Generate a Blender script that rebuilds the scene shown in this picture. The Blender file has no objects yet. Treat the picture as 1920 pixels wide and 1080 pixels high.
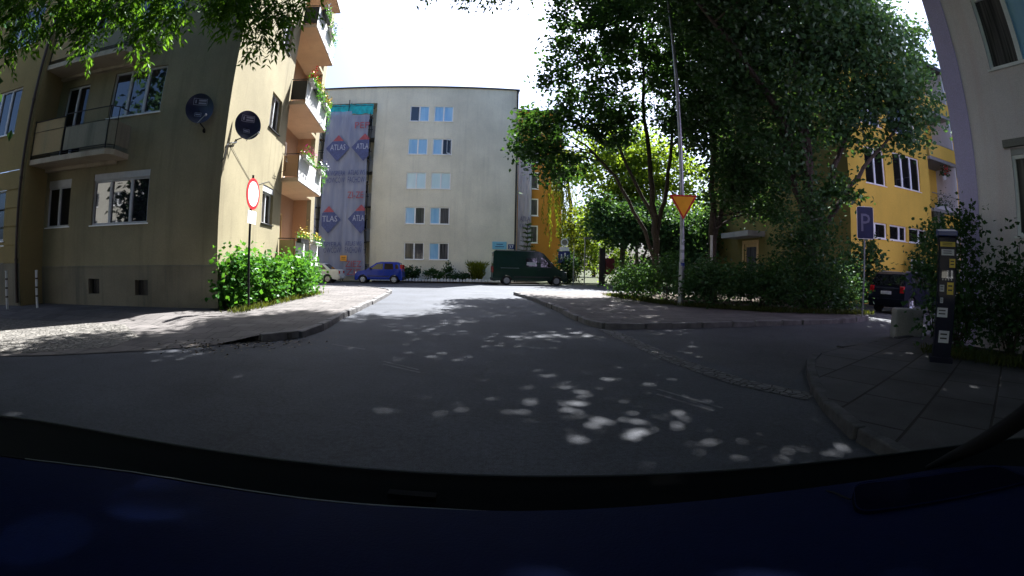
import bpy, bmesh, math, random
import numpy as np
from mathutils import Vector, Matrix
R = math.radians
random.seed(7)
C = bpy.context.scene.collection
scene = bpy.context.scene

# ---------------------------------------------------------------- camera (wide dash-camera lens), sky, sun, exposure
SUN_EL, SUN_AZ = 54.0, 22.0          # degrees above the horizon; degrees to the right of straight ahead (+Y)
cam = bpy.data.cameras.new('dash_camera')
cam.type = 'PANO'
cam.sensor_width, cam.sensor_height = 36.0, 20.25
_K1 = -1.0 / (860.0 / 1920.0 * 36.0)
for _o in (cam, getattr(cam, 'cycles', None)):
    if _o is None:
        continue
    try:
        _o.panorama_type = 'FISHEYE_LENS_POLYNOMIAL'
        _o.fisheye_fov = R(220)
        _o.fisheye_polynomial_k0 = 0.0
        _o.fisheye_polynomial_k1 = _K1
        _o.fisheye_polynomial_k2 = 0.0
        _o.fisheye_polynomial_k3 = 0.0
        _o.fisheye_polynomial_k4 = 0.0
    except Exception as ex:
        print('camera', ex)
cam.clip_start, cam.clip_end = 0.05, 2000
camo = bpy.data.objects.new('dash_camera', cam)
C.objects.link(camo)
camo.matrix_world = (Matrix.Translation((0, 0, 1.3)) @ Matrix.Rotation(R(-2.58), 4, 'X')
                     @ Matrix.Rotation(R(-1.11), 4, 'Y') @ Matrix.Rotation(R(90), 4, 'X'))
scene.camera = camo

world = bpy.data.worlds.new('World')
scene.world = world
world.use_nodes = True
wn = world.node_tree
bg = wn.nodes['Background']
sky = wn.nodes.new('ShaderNodeTexSky')
sky.sky_type = 'NISHITA'
sky.sun_disc = False
sky.sun_elevation = R(SUN_EL)
sky.sun_rotation = R(SUN_AZ)
sky.air_density, sky.dust_density, sky.ozone_density = 0.8, 6.0, 6.0
wn.links.new(sky.outputs[0], bg.inputs[0])
bg.inputs[1].default_value = 0.05

sun = bpy.data.lights.new('sun', 'SUN')
sun.energy = 5.0
sun.angle = R(0.5)
sun.color = (1.0, 0.95, 0.86)
suno = bpy.data.objects.new('sun', sun)
C.objects.link(suno)
_sd = Vector((math.sin(R(SUN_AZ)) * math.cos(R(SUN_EL)), math.cos(R(SUN_AZ)) * math.cos(R(SUN_EL)), math.sin(R(SUN_EL))))
suno.rotation_euler = _sd.to_track_quat('Z', 'Y').to_euler()

scene.view_settings.view_transform = 'Standard'
scene.view_settings.look = 'None'
scene.view_settings.gamma = 1.0
scene.view_settings.exposure = 2.6
scene.view_settings.use_white_balance = True      # the dash camera's cool white balance
scene.view_settings.white_balance_temperature = 5900
scene.render.engine = 'CYCLES'
scene.cycles.max_bounces = 6
scene.cycles.diffuse_bounces = 3
scene.cycles.glossy_bounces = 3
scene.cycles.transmission_bounces = 4
scene.cycles.transparent_max_bounces = 6

# ---------------------------------------------------------------- helpers: materials
def _new(name):
    m = bpy.data.materials.new(name)
    m.use_nodes = True
    nt = m.node_tree
    return m, nt, nt.nodes['Principled BSDF']

def _coords(nt, scale=1.0, stretch=None, rot=0.0):
    g = nt.nodes.new('ShaderNodeNewGeometry')
    mp = nt.nodes.new('ShaderNodeMapping')
    s = stretch or (1, 1, 1)
    mp.inputs['Scale'].default_value = (scale * s[0], scale * s[1], scale * s[2])
    mp.inputs['Rotation'].default_value = (0, 0, rot)
    nt.links.new(g.outputs['Position'], mp.inputs['Vector'])
    return mp.outputs[0]

def _noise(nt, vec, scale, detail=4.0, rough=0.55):
    n = nt.nodes.new('ShaderNodeTexNoise')
    n.inputs['Scale'].default_value = scale
    n.inputs['Detail'].default_value = detail
    n.inputs['Roughness'].default_value = rough
    nt.links.new(vec, n.inputs['Vector'])
    return n.outputs[0]

def _ramp(nt, fac, stops):
    r = nt.nodes.new('ShaderNodeValToRGB')
    e = r.color_ramp.elements
    e[0].position, e[0].color = stops[0][0], (*stops[0][1], 1)
    e[1].position, e[1].color = stops[-1][0], (*stops[-1][1], 1)
    for p, c in stops[1:-1]:
        x = e.new(p)
        x.color = (*c, 1)
    nt.links.new(fac, r.inputs[0])
    return r.outputs[0]

def _mix(nt, fac, a, b, mode='MIX'):
    m = nt.nodes.new('ShaderNodeMix')
    m.data_type = 'RGBA'
    m.blend_type = mode
    if isinstance(fac, (int, float)):
        m.inputs[0].default_value = fac
    else:
        nt.links.new(fac, m.inputs[0])
    for i, v in ((6, a), (7, b)):
        if isinstance(v, tuple):
            m.inputs[i].default_value = (*v[:3], 1)
        else:
            nt.links.new(v, m.inputs[i])
    return m.outputs[2]

def _bump(nt, b, h, strength, dist=0.02):
    bp = nt.nodes.new('ShaderNodeBump')
    bp.inputs['Strength'].default_value = strength
    bp.inputs['Distance'].default_value = dist
    nt.links.new(h, bp.inputs['Height'])
    nt.links.new(bp.outputs[0], b.inputs['Normal'])

def sc(c, k):
    return tuple(min(1.0, max(0.0, x * k)) for x in c)

def plain(name, col, rough=0.6, metal=0.0, var=0.12, scale=6.0, spec=0.5, bump=0.0):
    m, nt, b = _new(name)
    n = _noise(nt, _coords(nt), scale)
    c = _ramp(nt, n, [(0.3, sc(col, 1 - var)), (0.7, sc(col, 1 + var))])
    nt.links.new(c, b.inputs['Base Color'])
    b.inputs['Roughness'].default_value = rough
    b.inputs['Metallic'].default_value = metal
    b.inputs['Specular IOR Level'].default_value = spec
    if bump:
        _bump(nt, b, _noise(nt, _coords(nt), scale * 6), bump)
    return m

def plaster(name, col, stain=(0.2, 0.19, 0.16), amount=0.35, grain=40.0, var=0.10):
    """rendered wall: broad tone patches, vertical run-off streaks, fine grain"""
    m, nt, b = _new(name)
    v = _coords(nt)
    broad = _ramp(nt, _noise(nt, v, 0.35, 5, 0.6), [(0.32, sc(col, 1 - var)), (0.68, sc(col, 1 + var))])
    streak = _noise(nt, _coords(nt, 1.0, (2.6, 2.6, 0.16)), 1.0, 5, 0.65)
    sf = _ramp(nt, streak, [(0.52, (0, 0, 0)), (0.78, (amount,) * 3)])
    c = _mix(nt, sf, broad, stain)
    fine = _ramp(nt, _noise(nt, v, grain, 3), [(0.3, (0.86,) * 3), (0.7, (1.1,) * 3)])
    c = _mix(nt, 1.0, c, fine, 'MULTIPLY')
    nt.links.new(c, b.inputs['Base Color'])
    b.inputs['Roughness'].default_value = 0.92
    b.inputs['Specular IOR Level'].default_value = 0.15
    _bump(nt, b, _noise(nt, v, grain * 1.6, 3), 0.35, 0.01)
    return m

def asphalt(name, col):
    m, nt, b = _new(name)
    v = _coords(nt)
    c = _ramp(nt, _noise(nt, v, 0.55, 8, 0.68), [(0.3, sc(col, 0.62)), (0.5, col), (0.72, sc(col, 1.38))])
    grain = _ramp(nt, _noise(nt, v, 90, 2, 0.7), [(0.3, (0.6,) * 3), (0.72, (1.4,) * 3)])
    c = _mix(nt, 1.0, c, grain, 'MULTIPLY')
    speck = _ramp(nt, _noise(nt, v, 22, 4, 0.75), [(0.34, (0.7,) * 3), (0.5, (1, 1, 1)), (0.70, (1.35,) * 3)])
    c = _mix(nt, 1.0, c, speck, 'MULTIPLY')
    vo = nt.nodes.new('ShaderNodeTexVoronoi')
    vo.feature = 'DISTANCE_TO_EDGE'
    vo.inputs['Scale'].default_value = 0.42
    wob = nt.nodes.new('ShaderNodeVectorMath')
    wob.operation = 'ADD'
    nz = nt.nodes.new('ShaderNodeTexNoise')
    nz.inputs['Scale'].default_value = 1.3
    nz.inputs['Detail'].default_value = 6
    nt.links.new(v, nz.inputs['Vector'])
    nt.links.new(v, wob.inputs[0])
    nt.links.new(nz.outputs[1], wob.inputs[1])
    nt.links.new(wob.outputs[0], vo.inputs['Vector'])
    crack = _ramp(nt, vo.outputs['Distance'], [(0.004, (0.45,) * 3), (0.012, (1, 1, 1))])
    c = _mix(nt, 0.3, c, crack, 'MULTIPLY')
    nt.links.new(c, b.inputs['Base Color'])
    b.inputs['Roughness'].default_value = 0.82
    b.inputs['Specular IOR Level'].default_value = 0.3
    _bump(nt, b, _noise(nt, v, 110, 2, 0.7), 0.5, 0.008)
    return m

def slabs(name, col, mortar, w, h, rot, jitter=0.25, gap=0.012, offset=0.5):
    m, nt, b = _new(name)
    br = nt.nodes.new('ShaderNodeTexBrick')
    br.offset = offset
    br.inputs['Scale'].default_value = 1.0
    br.inputs['Brick Width'].default_value = w
    br.inputs['Row Height'].default_value = h
    br.inputs['Mortar Size'].default_value = gap
    br.inputs['Mortar Smooth'].default_value = 0.2
    br.inputs['Color1'].default_value = (*sc(col, 1 - jitter), 1)
    br.inputs['Color2'].default_value = (*sc(col, 1 + jitter), 1)
    br.inputs['Mortar'].default_value = (*mortar, 1)
    v = _coords(nt, 1.0, None, rot)
    nt.links.new(v, br.inputs['Vector'])
    patch = _ramp(nt, _noise(nt, _coords(nt), 0.9, 6, 0.65), [(0.3, (0.62,) * 3), (0.7, (1.15,) * 3)])
    c = _mix(nt, 1.0, br.outputs[0], patch, 'MULTIPLY')
    grain = _ramp(nt, _noise(nt, _coords(nt), 60, 3), [(0.3, (0.8,) * 3), (0.7, (1.15,) * 3)])
    c = _mix(nt, 1.0, c, grain, 'MULTIPLY')
    nt.links.new(c, b.inputs['Base Color'])
    b.inputs['Roughness'].default_value = 0.9
    b.inputs['Specular IOR Level'].default_value = 0.2
    inv = nt.nodes.new('ShaderNodeMath')
    inv.operation = 'SUBTRACT'
    inv.inputs[0].default_value = 1.0
    nt.links.new(br.outputs[1], inv.inputs[1])
    _bump(nt, b, inv.outputs[0], 0.8, 0.02)
    return m

def cobbles(name, col, mortar, scale):
    m, nt, b = _new(name)
    v = _coords(nt)
    vo = nt.nodes.new('ShaderNodeTexVoronoi')
    vo.feature = 'DISTANCE_TO_EDGE'
    vo.inputs['Scale'].default_value = scale
    nt.links.new(v, vo.inputs['Vector'])
    v2 = nt.nodes.new('ShaderNodeTexVoronoi')
    v2.inputs['Scale'].default_value = scale
    nt.links.new(v, v2.inputs['Vector'])
    tone = _ramp(nt, v2.outputs['Color'], [(0.1, sc(col, 0.6)), (0.9, sc(col, 1.3))])
    edge = _ramp(nt, vo.outputs['Distance'], [(0.03, (0, 0, 0)), (0.12, (1, 1, 1))])
    c = _mix(nt, edge, mortar, tone)
    nt.links.new(c, b.inputs['Base Color'])
    b.inputs['Roughness'].default_value = 0.85
    _bump(nt, b, edge, 1.0, 0.04)
    return m

def leaf_mat(name, col, col2, trans=0.45, gloss=0.016):
    m, nt, b = _new(name)
    out = nt.nodes['Material Output']
    at = nt.nodes.new('ShaderNodeAttribute')
    at.attribute_name = 'tint'
    c = _ramp(nt, at.outputs['Fac'], [(0.0, col), (1.0, col2)])
    d = nt.nodes.new('ShaderNodeBsdfDiffuse')
    t = nt.nodes.new('ShaderNodeBsdfTranslucent')
    nt.links.new(c, d.inputs[0])
    tc = _mix(nt, 1.0, c, (1.35, 1.25, 0.45), 'MULTIPLY')
    nt.links.new(tc, t.inputs[0])
    ms = nt.nodes.new('ShaderNodeMixShader')
    ms.inputs[0].default_value = trans
    nt.links.new(d.outputs[0], ms.inputs[1])
    nt.links.new(t.outputs[0], ms.inputs[2])
    gl = nt.nodes.new('ShaderNodeBsdfGlossy')
    gl.inputs['Roughness'].default_value = 0.55
    gl.inputs[0].default_value = (0.8, 0.85, 0.8, 1)
    fr = nt.nodes.new('ShaderNodeFresnel')
    fr.inputs[0].default_value = 1.4
    mu = nt.nodes.new('ShaderNodeMath')
    mu.operation = 'MULTIPLY'
    mu.inputs[1].default_value = gloss * 4
    nt.links.new(fr.outputs[0], mu.inputs[0])
    m2 = nt.nodes.new('ShaderNodeMixShader')
    nt.links.new(mu.outputs[0], m2.inputs[0])
    nt.links.new(ms.outputs[0], m2.inputs[1])
    nt.links.new(gl.outputs[0], m2.inputs[2])
    nt.links.new(m2.outputs[0], out.inputs[0])
    return m

def glass(name, tint=(0.012, 0.014, 0.018), ior=1.9, rough=0.03, wave=0.02):
    m, nt, b = _new(name)
    b.inputs['Base Color'].default_value = (*tint, 1)
    b.inputs['Roughness'].default_value = rough
    b.inputs['IOR'].default_value = ior
    b.inputs['Specular IOR Level'].default_value = 0.5
    _bump(nt, b, _noise(nt, _coords(nt), 1.2, 1), wave, 0.05)
    return m

def pane_mat(name, a, bcol, scale=9.0, coat=0.7):
    m, nt, b = _new(name)
    n = _noise(nt, _coords(nt, 1.0, (scale, scale, 0.5)), 1.0, 3)
    c = _ramp(nt, n, [(0.35, a), (0.65, bcol)])
    nt.links.new(c, b.inputs['Base Color'])
    b.inputs['Roughness'].default_value = 0.8
    b.inputs['Coat Weight'].default_value = coat
    b.inputs['Coat Roughness'].default_value = 0.03
    b.inputs['Coat IOR'].default_value = 1.7
    return m

M = {}
M['cream'] = plaster('cream_plaster', (0.2376, 0.2052, 0.1260), (0.1224, 0.1044, 0.0648), 0.55, 40.0, 0.16)
M['cream_base'] = plaster('cream_plinth_plaster', (0.1800, 0.1584, 0.1116), (0.0720, 0.0792, 0.0648), 0.8, 40.0, 0.25)
M['salmon'] = plaster('salmon_plaster', (0.3744, 0.2232, 0.1296), (0.2520, 0.1800, 0.1152), 0.2)
M['soffit'] = plaster('soffit_paint', (0.50, 0.365, 0.25), (0.32, 0.25, 0.19), 0.4)
M['ochre'] = plaster('ochre_plaster', (0.2592, 0.2016, 0.0864), (0.1440, 0.1152, 0.0648), 0.3)
M['grey_wall'] = plaster('grey_plaster', (0.80, 0.75, 0.60), (0.52, 0.49, 0.40), 0.40, 30, 0.12)
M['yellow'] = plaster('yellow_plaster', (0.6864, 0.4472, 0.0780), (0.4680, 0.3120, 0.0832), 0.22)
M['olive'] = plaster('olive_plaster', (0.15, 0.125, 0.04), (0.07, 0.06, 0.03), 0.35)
M['orange'] = plaster('orange_plaster', (0.4160, 0.1920, 0.0360), (0.2400, 0.1280, 0.0400), 0.25)
M['lilac'] = plaster('lilac_plaster', (0.56, 0.49, 0.76), (0.3, 0.27, 0.36), 0.15)
M['taupe'] = plaster('taupe_plaster', (0.80, 0.73, 0.74), (0.56, 0.24, 0.22), 0.2, 60)
M['white_wall'] = plaster('white_plaster', (0.4400, 0.4160, 0.3520), (0.3200, 0.3040, 0.2640), 0.2)
M['roof'] = plain('dark_roof_sheet', (0.0360, 0.0324, 0.0324), 0.6)
M['concrete'] = plaster('concrete', (0.2448, 0.2376, 0.2160), (0.1152, 0.1080, 0.1008), 0.5)
M['slab_edge'] = plaster('slab_edge_paint', (0.4464, 0.3744, 0.2736), (0.1800, 0.1440, 0.1008), 0.5)
M['panel_white'] = plaster('white_balcony_panel', (0.5760, 0.5688, 0.5472), (0.3600, 0.3384, 0.3024), 0.25)
M['panel_tan'] = plaster('tan_balcony_panel', (0.3600, 0.2664, 0.1368), (0.2160, 0.2088, 0.1224), 0.75)
M['panel_dirty'] = plaster('stained_balcony_panel', (0.2592, 0.2376, 0.1728), (0.1152, 0.1152, 0.0864), 0.8)
M['dark_iron'] = plain('dark_iron', (0.025, 0.024, 0.024), 0.5, 0.6)
M['galv'] = plain('galvanised_steel', (0.2720, 0.2800, 0.2960), 0.42, 0.85, 0.2, 3)
M['rust_pipe'] = plain('brown_downpipe', (0.045, 0.028, 0.02), 0.6, 0.2)
M['pvc'] = plain('white_pvc', (0.88, 0.88, 0.88), 0.4, 0, 0.05)
M['pvc_grey'] = plain('grey_pvc', (0.45, 0.45, 0.46), 0.45, 0, 0.08)
M['glass'] = glass('window_glass')
M['glass_dark'] = glass('dark_window_glass', (0.008, 0.008, 0.010), 1.55)
M['car_glass'] = glass('car_glass', (0.01, 0.012, 0.013), 1.6, 0.02, 0.0)
M['blind'] = pane_mat('pale_blind', (0.66, 0.84, 0.88), (0.72, 0.90, 0.93), 2.0)
M['painted_sky'] = pane_mat('painted_sky_reflection', (0.26, 0.52, 0.82), (0.40, 0.66, 0.90), 3.0)  # blue sky reflection painted into the pane colour
M['lace'] = pane_mat('lace_curtain', (0.015, 0.015, 0.018), (0.13, 0.12, 0.12), 16.0, 0.35)
M['asphalt'] = asphalt('old_asphalt', (0.0400, 0.0425, 0.0510))
M['asphalt2'] = asphalt('yard_asphalt', (0.0418, 0.0425, 0.0475))
A_ST = R(-10.5)
M['slab'] = slabs('pavement_slabs', (0.1044, 0.0936, 0.0878), (0.0504, 0.0468, 0.0432), 0.5, 0.5, A_ST, 0.14)
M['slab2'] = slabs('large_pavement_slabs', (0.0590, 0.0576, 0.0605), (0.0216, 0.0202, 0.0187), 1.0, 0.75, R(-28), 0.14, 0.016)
M['kerb'] = plain('kerb_stone', (0.1080, 0.1022, 0.0994), 0.85, 0, 0.3, 5, 0.3, 0.4)
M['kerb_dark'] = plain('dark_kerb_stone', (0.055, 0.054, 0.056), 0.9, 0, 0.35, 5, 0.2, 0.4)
M['sett'] = cobbles('sett_stones', (0.085, 0.083, 0.085), (0.035, 0.034, 0.032), 9.0)
M['cobble'] = cobbles('field_cobbles', (0.1224, 0.1116, 0.0972), (0.0612, 0.0540, 0.0432), 9.0)
M['soil'] = plain('garden_soil', (0.0396, 0.0302, 0.0202), 0.95, 0, 0.4, 3, 0.1, 0.6)
M['ground'] = plain('dry_ground', (0.0360, 0.0403, 0.0187), 0.95, 0, 0.35, 0.6, 0.1, 0.5)
M['paint'] = plain('sun_streak_tone', (0.085, 0.086, 0.092), 0.85, 0, 0.5, 9)  # pale tone for the sunlit streaks painted on the road
M['bark'] = plain('bark', (0.055, 0.045, 0.036), 0.95, 0, 0.4, 14, 0.1, 0.9)
M['leaf_maple'] = leaf_mat('maple_leaf', (0.0176, 0.0496, 0.0160), (0.0400, 0.0880, 0.0224), 0.42)
M['leaf_dark'] = leaf_mat('dark_leaf', (0.0232, 0.0603, 0.0255), (0.0522, 0.1044, 0.0394), 0.38)
M['leaf_bright'] = leaf_mat('sunny_leaf', (0.0728, 0.1352, 0.0187), (0.1664, 0.2288, 0.0312), 0.60)
M['leaf_ash'] = leaf_mat('ash_leaf', (0.05, 0.13, 0.016), (0.10, 0.20, 0.024), 0.52)
M['leaf_bush'] = leaf_mat('bush_leaf', (0.0280, 0.1040, 0.0176), (0.0720, 0.1760, 0.0280), 0.45)
M['leaf_hedge'] = leaf_mat('hedge_leaf', (0.0300, 0.0750, 0.0250), (0.0650, 0.1300, 0.0450), 0.40)
M['leaf_yellow'] = leaf_mat('golden_leaf', (0.1120, 0.1520, 0.0160), (0.1920, 0.2160, 0.0240), 0.55)
M['leaf_willow'] = leaf_mat('willow_leaf', (0.0400, 0.0680, 0.0120), (0.1360, 0.1520, 0.0160), 0.55)
M['grass'] = leaf_mat('grass_blade', (0.0400, 0.0640, 0.0160), (0.0880, 0.0960, 0.0280), 0.4)
M['flower_red'] = plain('red_petal', (0.55, 0.035, 0.03), 0.7, 0, 0.3, 30)
M['flower_pink'] = plain('pink_petal', (0.60, 0.08, 0.28), 0.7, 0, 0.3, 30)
M['flower_yellow'] = plain('yellow_petal', (0.60, 0.45, 0.05), 0.7, 0, 0.3, 30)
M['sign_red'] = plain('sign_red', (0.50, 0.012, 0.02), 0.4, 0, 0.06)
M['sign_white'] = plain('sign_white', (0.85, 0.85, 0.83), 0.4, 0, 0.04)
M['sign_yellow'] = plain('sign_amber', (0.85, 0.36, 0.012), 0.4, 0, 0.05)
M['sign_blue'] = plain('sign_blue', (0.012, 0.03, 0.17), 0.35, 0, 0.1)
M['sign_navy'] = plain('dark_navy_sign', (0.006, 0.010, 0.055), 0.5, 0, 0.2)  # darker navy than the other blue signs
M['letter_dim'] = plain('dim_letter_foil', (0.13, 0.13, 0.20), 0.6)
M['dish'] = plain('navy_dish', (0.012, 0.014, 0.045), 0.35, 0, 0.15)
M['label'] = plain('grey_print', (0.30, 0.30, 0.38), 0.6)
M['black'] = plain('black_plastic', (0.012, 0.012, 0.013), 0.5)
M['rubber'] = plain('tyre_rubber', (0.014, 0.014, 0.014), 0.85)
M['alloy'] = plain('alloy_rim', (0.55, 0.56, 0.58), 0.3, 0.8, 0.08)
M['steel_rim'] = plain('steel_rim', (0.30, 0.31, 0.33), 0.4, 0.7, 0.1)

def paint(name, col, coat=1.0, rough=0.35):
    m, nt, b = _new(name)
    n = _noise(nt, _coords(nt), 3, 4)
    c = _ramp(nt, n, [(0.3, sc(col, 0.9)), (0.7, sc(col, 1.08))])
    nt.links.new(c, b.inputs['Base Color'])
    b.inputs['Roughness'].default_value = rough
    b.inputs['Metallic'].default_value = 0.2
    b.inputs['Specular IOR Level'].default_value = 0.2
    b.inputs['Coat Weight'].default_value = coat * 0.5
    b.inputs['Coat Roughness'].default_value = 0.05
    return m
M['car_blue'] = paint('blue_car_paint', (0.003, 0.026, 0.30), 0.6)
M['car_green'] = paint('dark_green_van_paint', (0.003, 0.022, 0.014), 0.7)
M['car_silver'] = paint('pale_silver_paint', (0.4800, 0.5040, 0.5120))
M['car_navy'] = paint('navy_car_paint', (0.004, 0.005, 0.014), 0.3, 0.5)
M['headlight'] = plain('headlight_lens', (0.75, 0.77, 0.80), 0.12, 0.3, 0.05)
M['tail_red'] = plain('tail_light_lens', (0.42, 0.008, 0.012), 0.2, 0, 0.1)
M['plate'] = plain('number_plate_white', (0.6, 0.6, 0.58), 0.5)
M['meter'] = paint('navy_meter_paint', (0.0021, 0.0035, 0.0154), 0.15, 0.6)
M['stick_yellow'] = plain('yellow_sticker', (0.55, 0.40, 0.03), 0.5)
M['stick_white'] = plain('white_sticker', (0.45, 0.46, 0.50), 0.5)
M['teal'] = plain('teal_tarp', (0.03, 0.45, 0.50), 0.5, 0, 0.3, 3)
M['plank'] = plain('scaffold_plank', (0.16, 0.12, 0.08), 0.85, 0, 0.35, 4)
M['print_navy'] = plain('navy_print', (0.085, 0.10, 0.23), 0.85, 0, 0.2)
M['print_red'] = plain('red_print', (0.36, 0.09, 0.11), 0.85, 0, 0.2)
M['print_white'] = plain('white_print', (0.42, 0.44, 0.55), 0.8, 0, 0.1)
M['sign_cyan'] = plain('cyan_board', (0.22, 0.52, 0.68), 0.4, 0, 0.08)
M['sign_orange'] = plain('orange_plate', (0.75, 0.33, 0.02), 0.5)
M['dash'] = plain('navy_grey_dash', (0.0014, 0.0048, 0.030), 0.75, 0, 0.12, 40, 0.05, 0.15)
M['dash_dark'] = plain('black_cowl', (0.0021, 0.0021, 0.0028), 0.75, 0, 0.1, 10, 0.15)
M['dash_cover'] = plain('navy_speaker_cloth', (0.0010, 0.0018, 0.009), 0.9, 0, 0.1, 40, 0.02)
M['dash_line'] = plain('pale_trim_edge', (0.22, 0.22, 0.23), 0.4)
M['red_paint'] = plain('dull_red_paint', (0.10, 0.010, 0.014), 0.6)
M['brown_door'] = plain('brown_wood', (0.10, 0.05, 0.025), 0.6, 0, 0.3, 8)
M['wood_frame'] = plain('ochre_frame_paint', (0.5, 0.34, 0.14), 0.6)

def net_mat():
    m, nt, b = _new('scaffold_net')
    v = _coords(nt)
    c = _ramp(nt, _noise(nt, _coords(nt, 1.0, (2.2, 2.2, 0.35)), 1.0, 5), [(0.3, (0.30, 0.33, 0.49)), (0.7, (0.44, 0.47, 0.62))])
    nt.links.new(c, b.inputs['Base Color'])
    b.inputs['Roughness'].default_value = 0.9
    b.inputs['Alpha'].default_value = 0.66
    return m
M['net'] = net_mat()

# ---------------------------------------------------------------- helpers: geometry
class MB:
    """collects shapes; build() links them as ONE mesh object"""
    def __init__(self):
        self.v, self.f = [], []
    def add(self, vs, fs):
        o = len(self.v)
        self.v += [tuple(p) for p in vs]
        self.f += [tuple(i + o for i in f) for f in fs]
        return self
    def hexa(self, p):
        return self.add(p, [(0, 3, 2, 1), (4, 5, 6, 7), (0, 1, 5, 4), (1, 2, 6, 5), (2, 3, 7, 6), (3, 0, 4, 7)])
    def box(self, x0, x1, y0, y1, z0, z1, T=None):
        p = [(x0, y0, z0), (x1, y0, z0), (x1, y1, z0), (x0, y1, z0), (x0, y0, z1), (x1, y0, z1), (x1, y1, z1), (x0, y1, z1)]
        if T is not None:
            p = [T @ Vector(q) for q in p]
        return self.hexa(p)
    def fbox(self, F, u0, u1, v0, v1, d0, d1):
        return self.hexa([F(u0, v0, d0), F(u1, v0, d0), F(u1, v0, d1), F(u0, v0, d1), F(u0, v1, d0), F(u1, v1, d0), F(u1, v1, d1), F(u0, v1, d1)])
    def fquad(self, F, u0, u1, v0, v1, d):
        return self.add([F(u0, v0, d), F(u1, v0, d), F(u1, v1, d), F(u0, v1, d)], [(0, 1, 2, 3)])
    def prism(self, poly, z0, z1, T=None):
        n = len(poly)
        p = [(x, y, z0) for x, y in poly] + [(x, y, z1) for x, y in poly]
        if T is not None:
            p = [T @ Vector(q) for q in p]
        return self.add(p, [tuple(range(n - 1, -1, -1)), tuple(range(n, 2 * n))] + [(i, (i + 1) % n, n + (i + 1) % n, n + i) for i in range(n)])
    def tube(self, pts, r, n=8, cap=True):
        pts = [Vector(p) for p in pts]
        rs = r if isinstance(r, (list, tuple)) else [r] * len(pts)
        base = len(self.v)
        up = Vector((0.13, 0.21, 1)).normalized()
        for i, p in enumerate(pts):
            t = (pts[min(i + 1, len(pts) - 1)] - pts[max(i - 1, 0)]).normalized()
            a = t.cross(up)
            if a.length < 0.05:
                a = t.cross(Vector((1, 0, 0)))
            a.normalize()
            b = t.cross(a)
            for k in range(n):
                an = 2 * math.pi * k / n
                self.v.append(tuple(p + (a * math.cos(an) + b * math.sin(an)) * rs[i]))
        for i in range(len(pts) - 1):
            for k in range(n):
                k2 = (k + 1) % n
                self.f.append((base + i * n + k, base + i * n + k2, base + (i + 1) * n + k2, base + (i + 1) * n + k))
        if cap:
            self.f.append(tuple(base + k for k in range(n - 1, -1, -1)))
            self.f.append(tuple(base + (len(pts) - 1) * n + k for k in range(n)))
        return self
    def disc(self, c, ax, r, h, n=24, r2=None):
        """short cylinder with centre c, axis ax, radius r, thickness h"""
        c, ax = Vector(c), Vector(ax).normalized()
        return self.tube([c - ax * h / 2, c + ax * h / 2], [r, r if r2 is None else r2], n)
    def build(self, name, mat, parent=None, smooth=False, bevel=0.0, fix=True, weld=False):
        off = Vector((0, 0, 0))
        if parent is not None:
            rt = parent
            while rt.parent is not None:
                rt = rt.parent
            off = rt.location
        me = bpy.data.meshes.new(name)
        me.from_pydata([(x - off.x, y - off.y, z - off.z) for x, y, z in self.v], [], self.f)
        if fix:
            bm = bmesh.new()
            bm.from_mesh(me)
            if weld:
                bmesh.ops.remove_doubles(bm, verts=bm.verts, dist=1e-4)
            bmesh.ops.recalc_face_normals(bm, faces=bm.faces)
            bm.to_mesh(me)
            bm.free()
        if smooth:
            for p in me.polygons:
                p.use_smooth = True
            try:
                me.set_sharp_from_angle(angle=R(40))
            except Exception:
                pass
        me.materials.append(mat)
        o = bpy.data.objects.new(name, me)
        C.objects.link(o)
        o.parent = parent
        if bevel:
            b = o.modifiers.new('bevel', 'BEVEL')
            b.width, b.segments, b.limit_method = bevel, 2, 'ANGLE'
        return o

def tag(o, label, cat, group=None):
    o['label'], o['category'] = label, cat
    if group:
        o['group'] = group
    return o

def thing(name, loc, label, cat, group=None):
    o = bpy.data.objects.new(name, None)
    o.empty_display_size = 0.2
    o.location = loc
    C.objects.link(o)
    return tag(o, label, cat, group)

def structure(o, kind='structure'):
    o['kind'] = kind
    return o

def face_frame(o, yaw):
    """u along the face, v up, d INTO the wall"""
    a = R(yaw)
    du, nn = Vector((math.cos(a), math.sin(a), 0)), Vector((-math.sin(a), math.cos(a), 0))
    o = Vector(o)
    return lambda u, v, d=0.0: o + du * u + nn * d + Vector((0, 0, v))

def wall_with_holes(mb, F, u0, u1, v0, v1, holes, depth=0.18):
    us = sorted({u0, u1, *[h[0] for h in holes], *[h[1] for h in holes]})
    vs = sorted({v0, v1, *[h[2] for h in holes], *[h[3] for h in holes]})
    us = [u for u in us if u0 <= u <= u1]
    vs = [v for v in vs if v0 <= v <= v1]
    for i in range(len(us) - 1):
        for j in range(len(vs) - 1):
            uc, vc = (us[i] + us[i + 1]) / 2, (vs[j] + vs[j + 1]) / 2
            if not any(h[0] < uc < h[1] and h[2] < vc < h[3] for h in holes):
                mb.fquad(F, us[i], us[i + 1], vs[j], vs[j + 1], 0)
    for a, b, c, d, *dd in holes:
        de = dd[0] if dd else depth
        mb.add([F(a, c, 0), F(a, d, 0), F(a, d, de), F(a, c, de)], [(0, 1, 2, 3)])
        mb.add([F(b, c, 0), F(b, d, 0), F(b, d, de), F(b, c, de)], [(0, 1, 2, 3)])
        mb.add([F(a, c, 0), F(b, c, 0), F(b, c, de), F(a, c, de)], [(0, 1, 2, 3)])
        mb.add([F(a, d, 0), F(b, d, 0), F(b, d, de), F(a, d, de)], [(0, 1, 2, 3)])
        if dd:
            mb.fquad(F, a, b, c, d, de)

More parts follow.
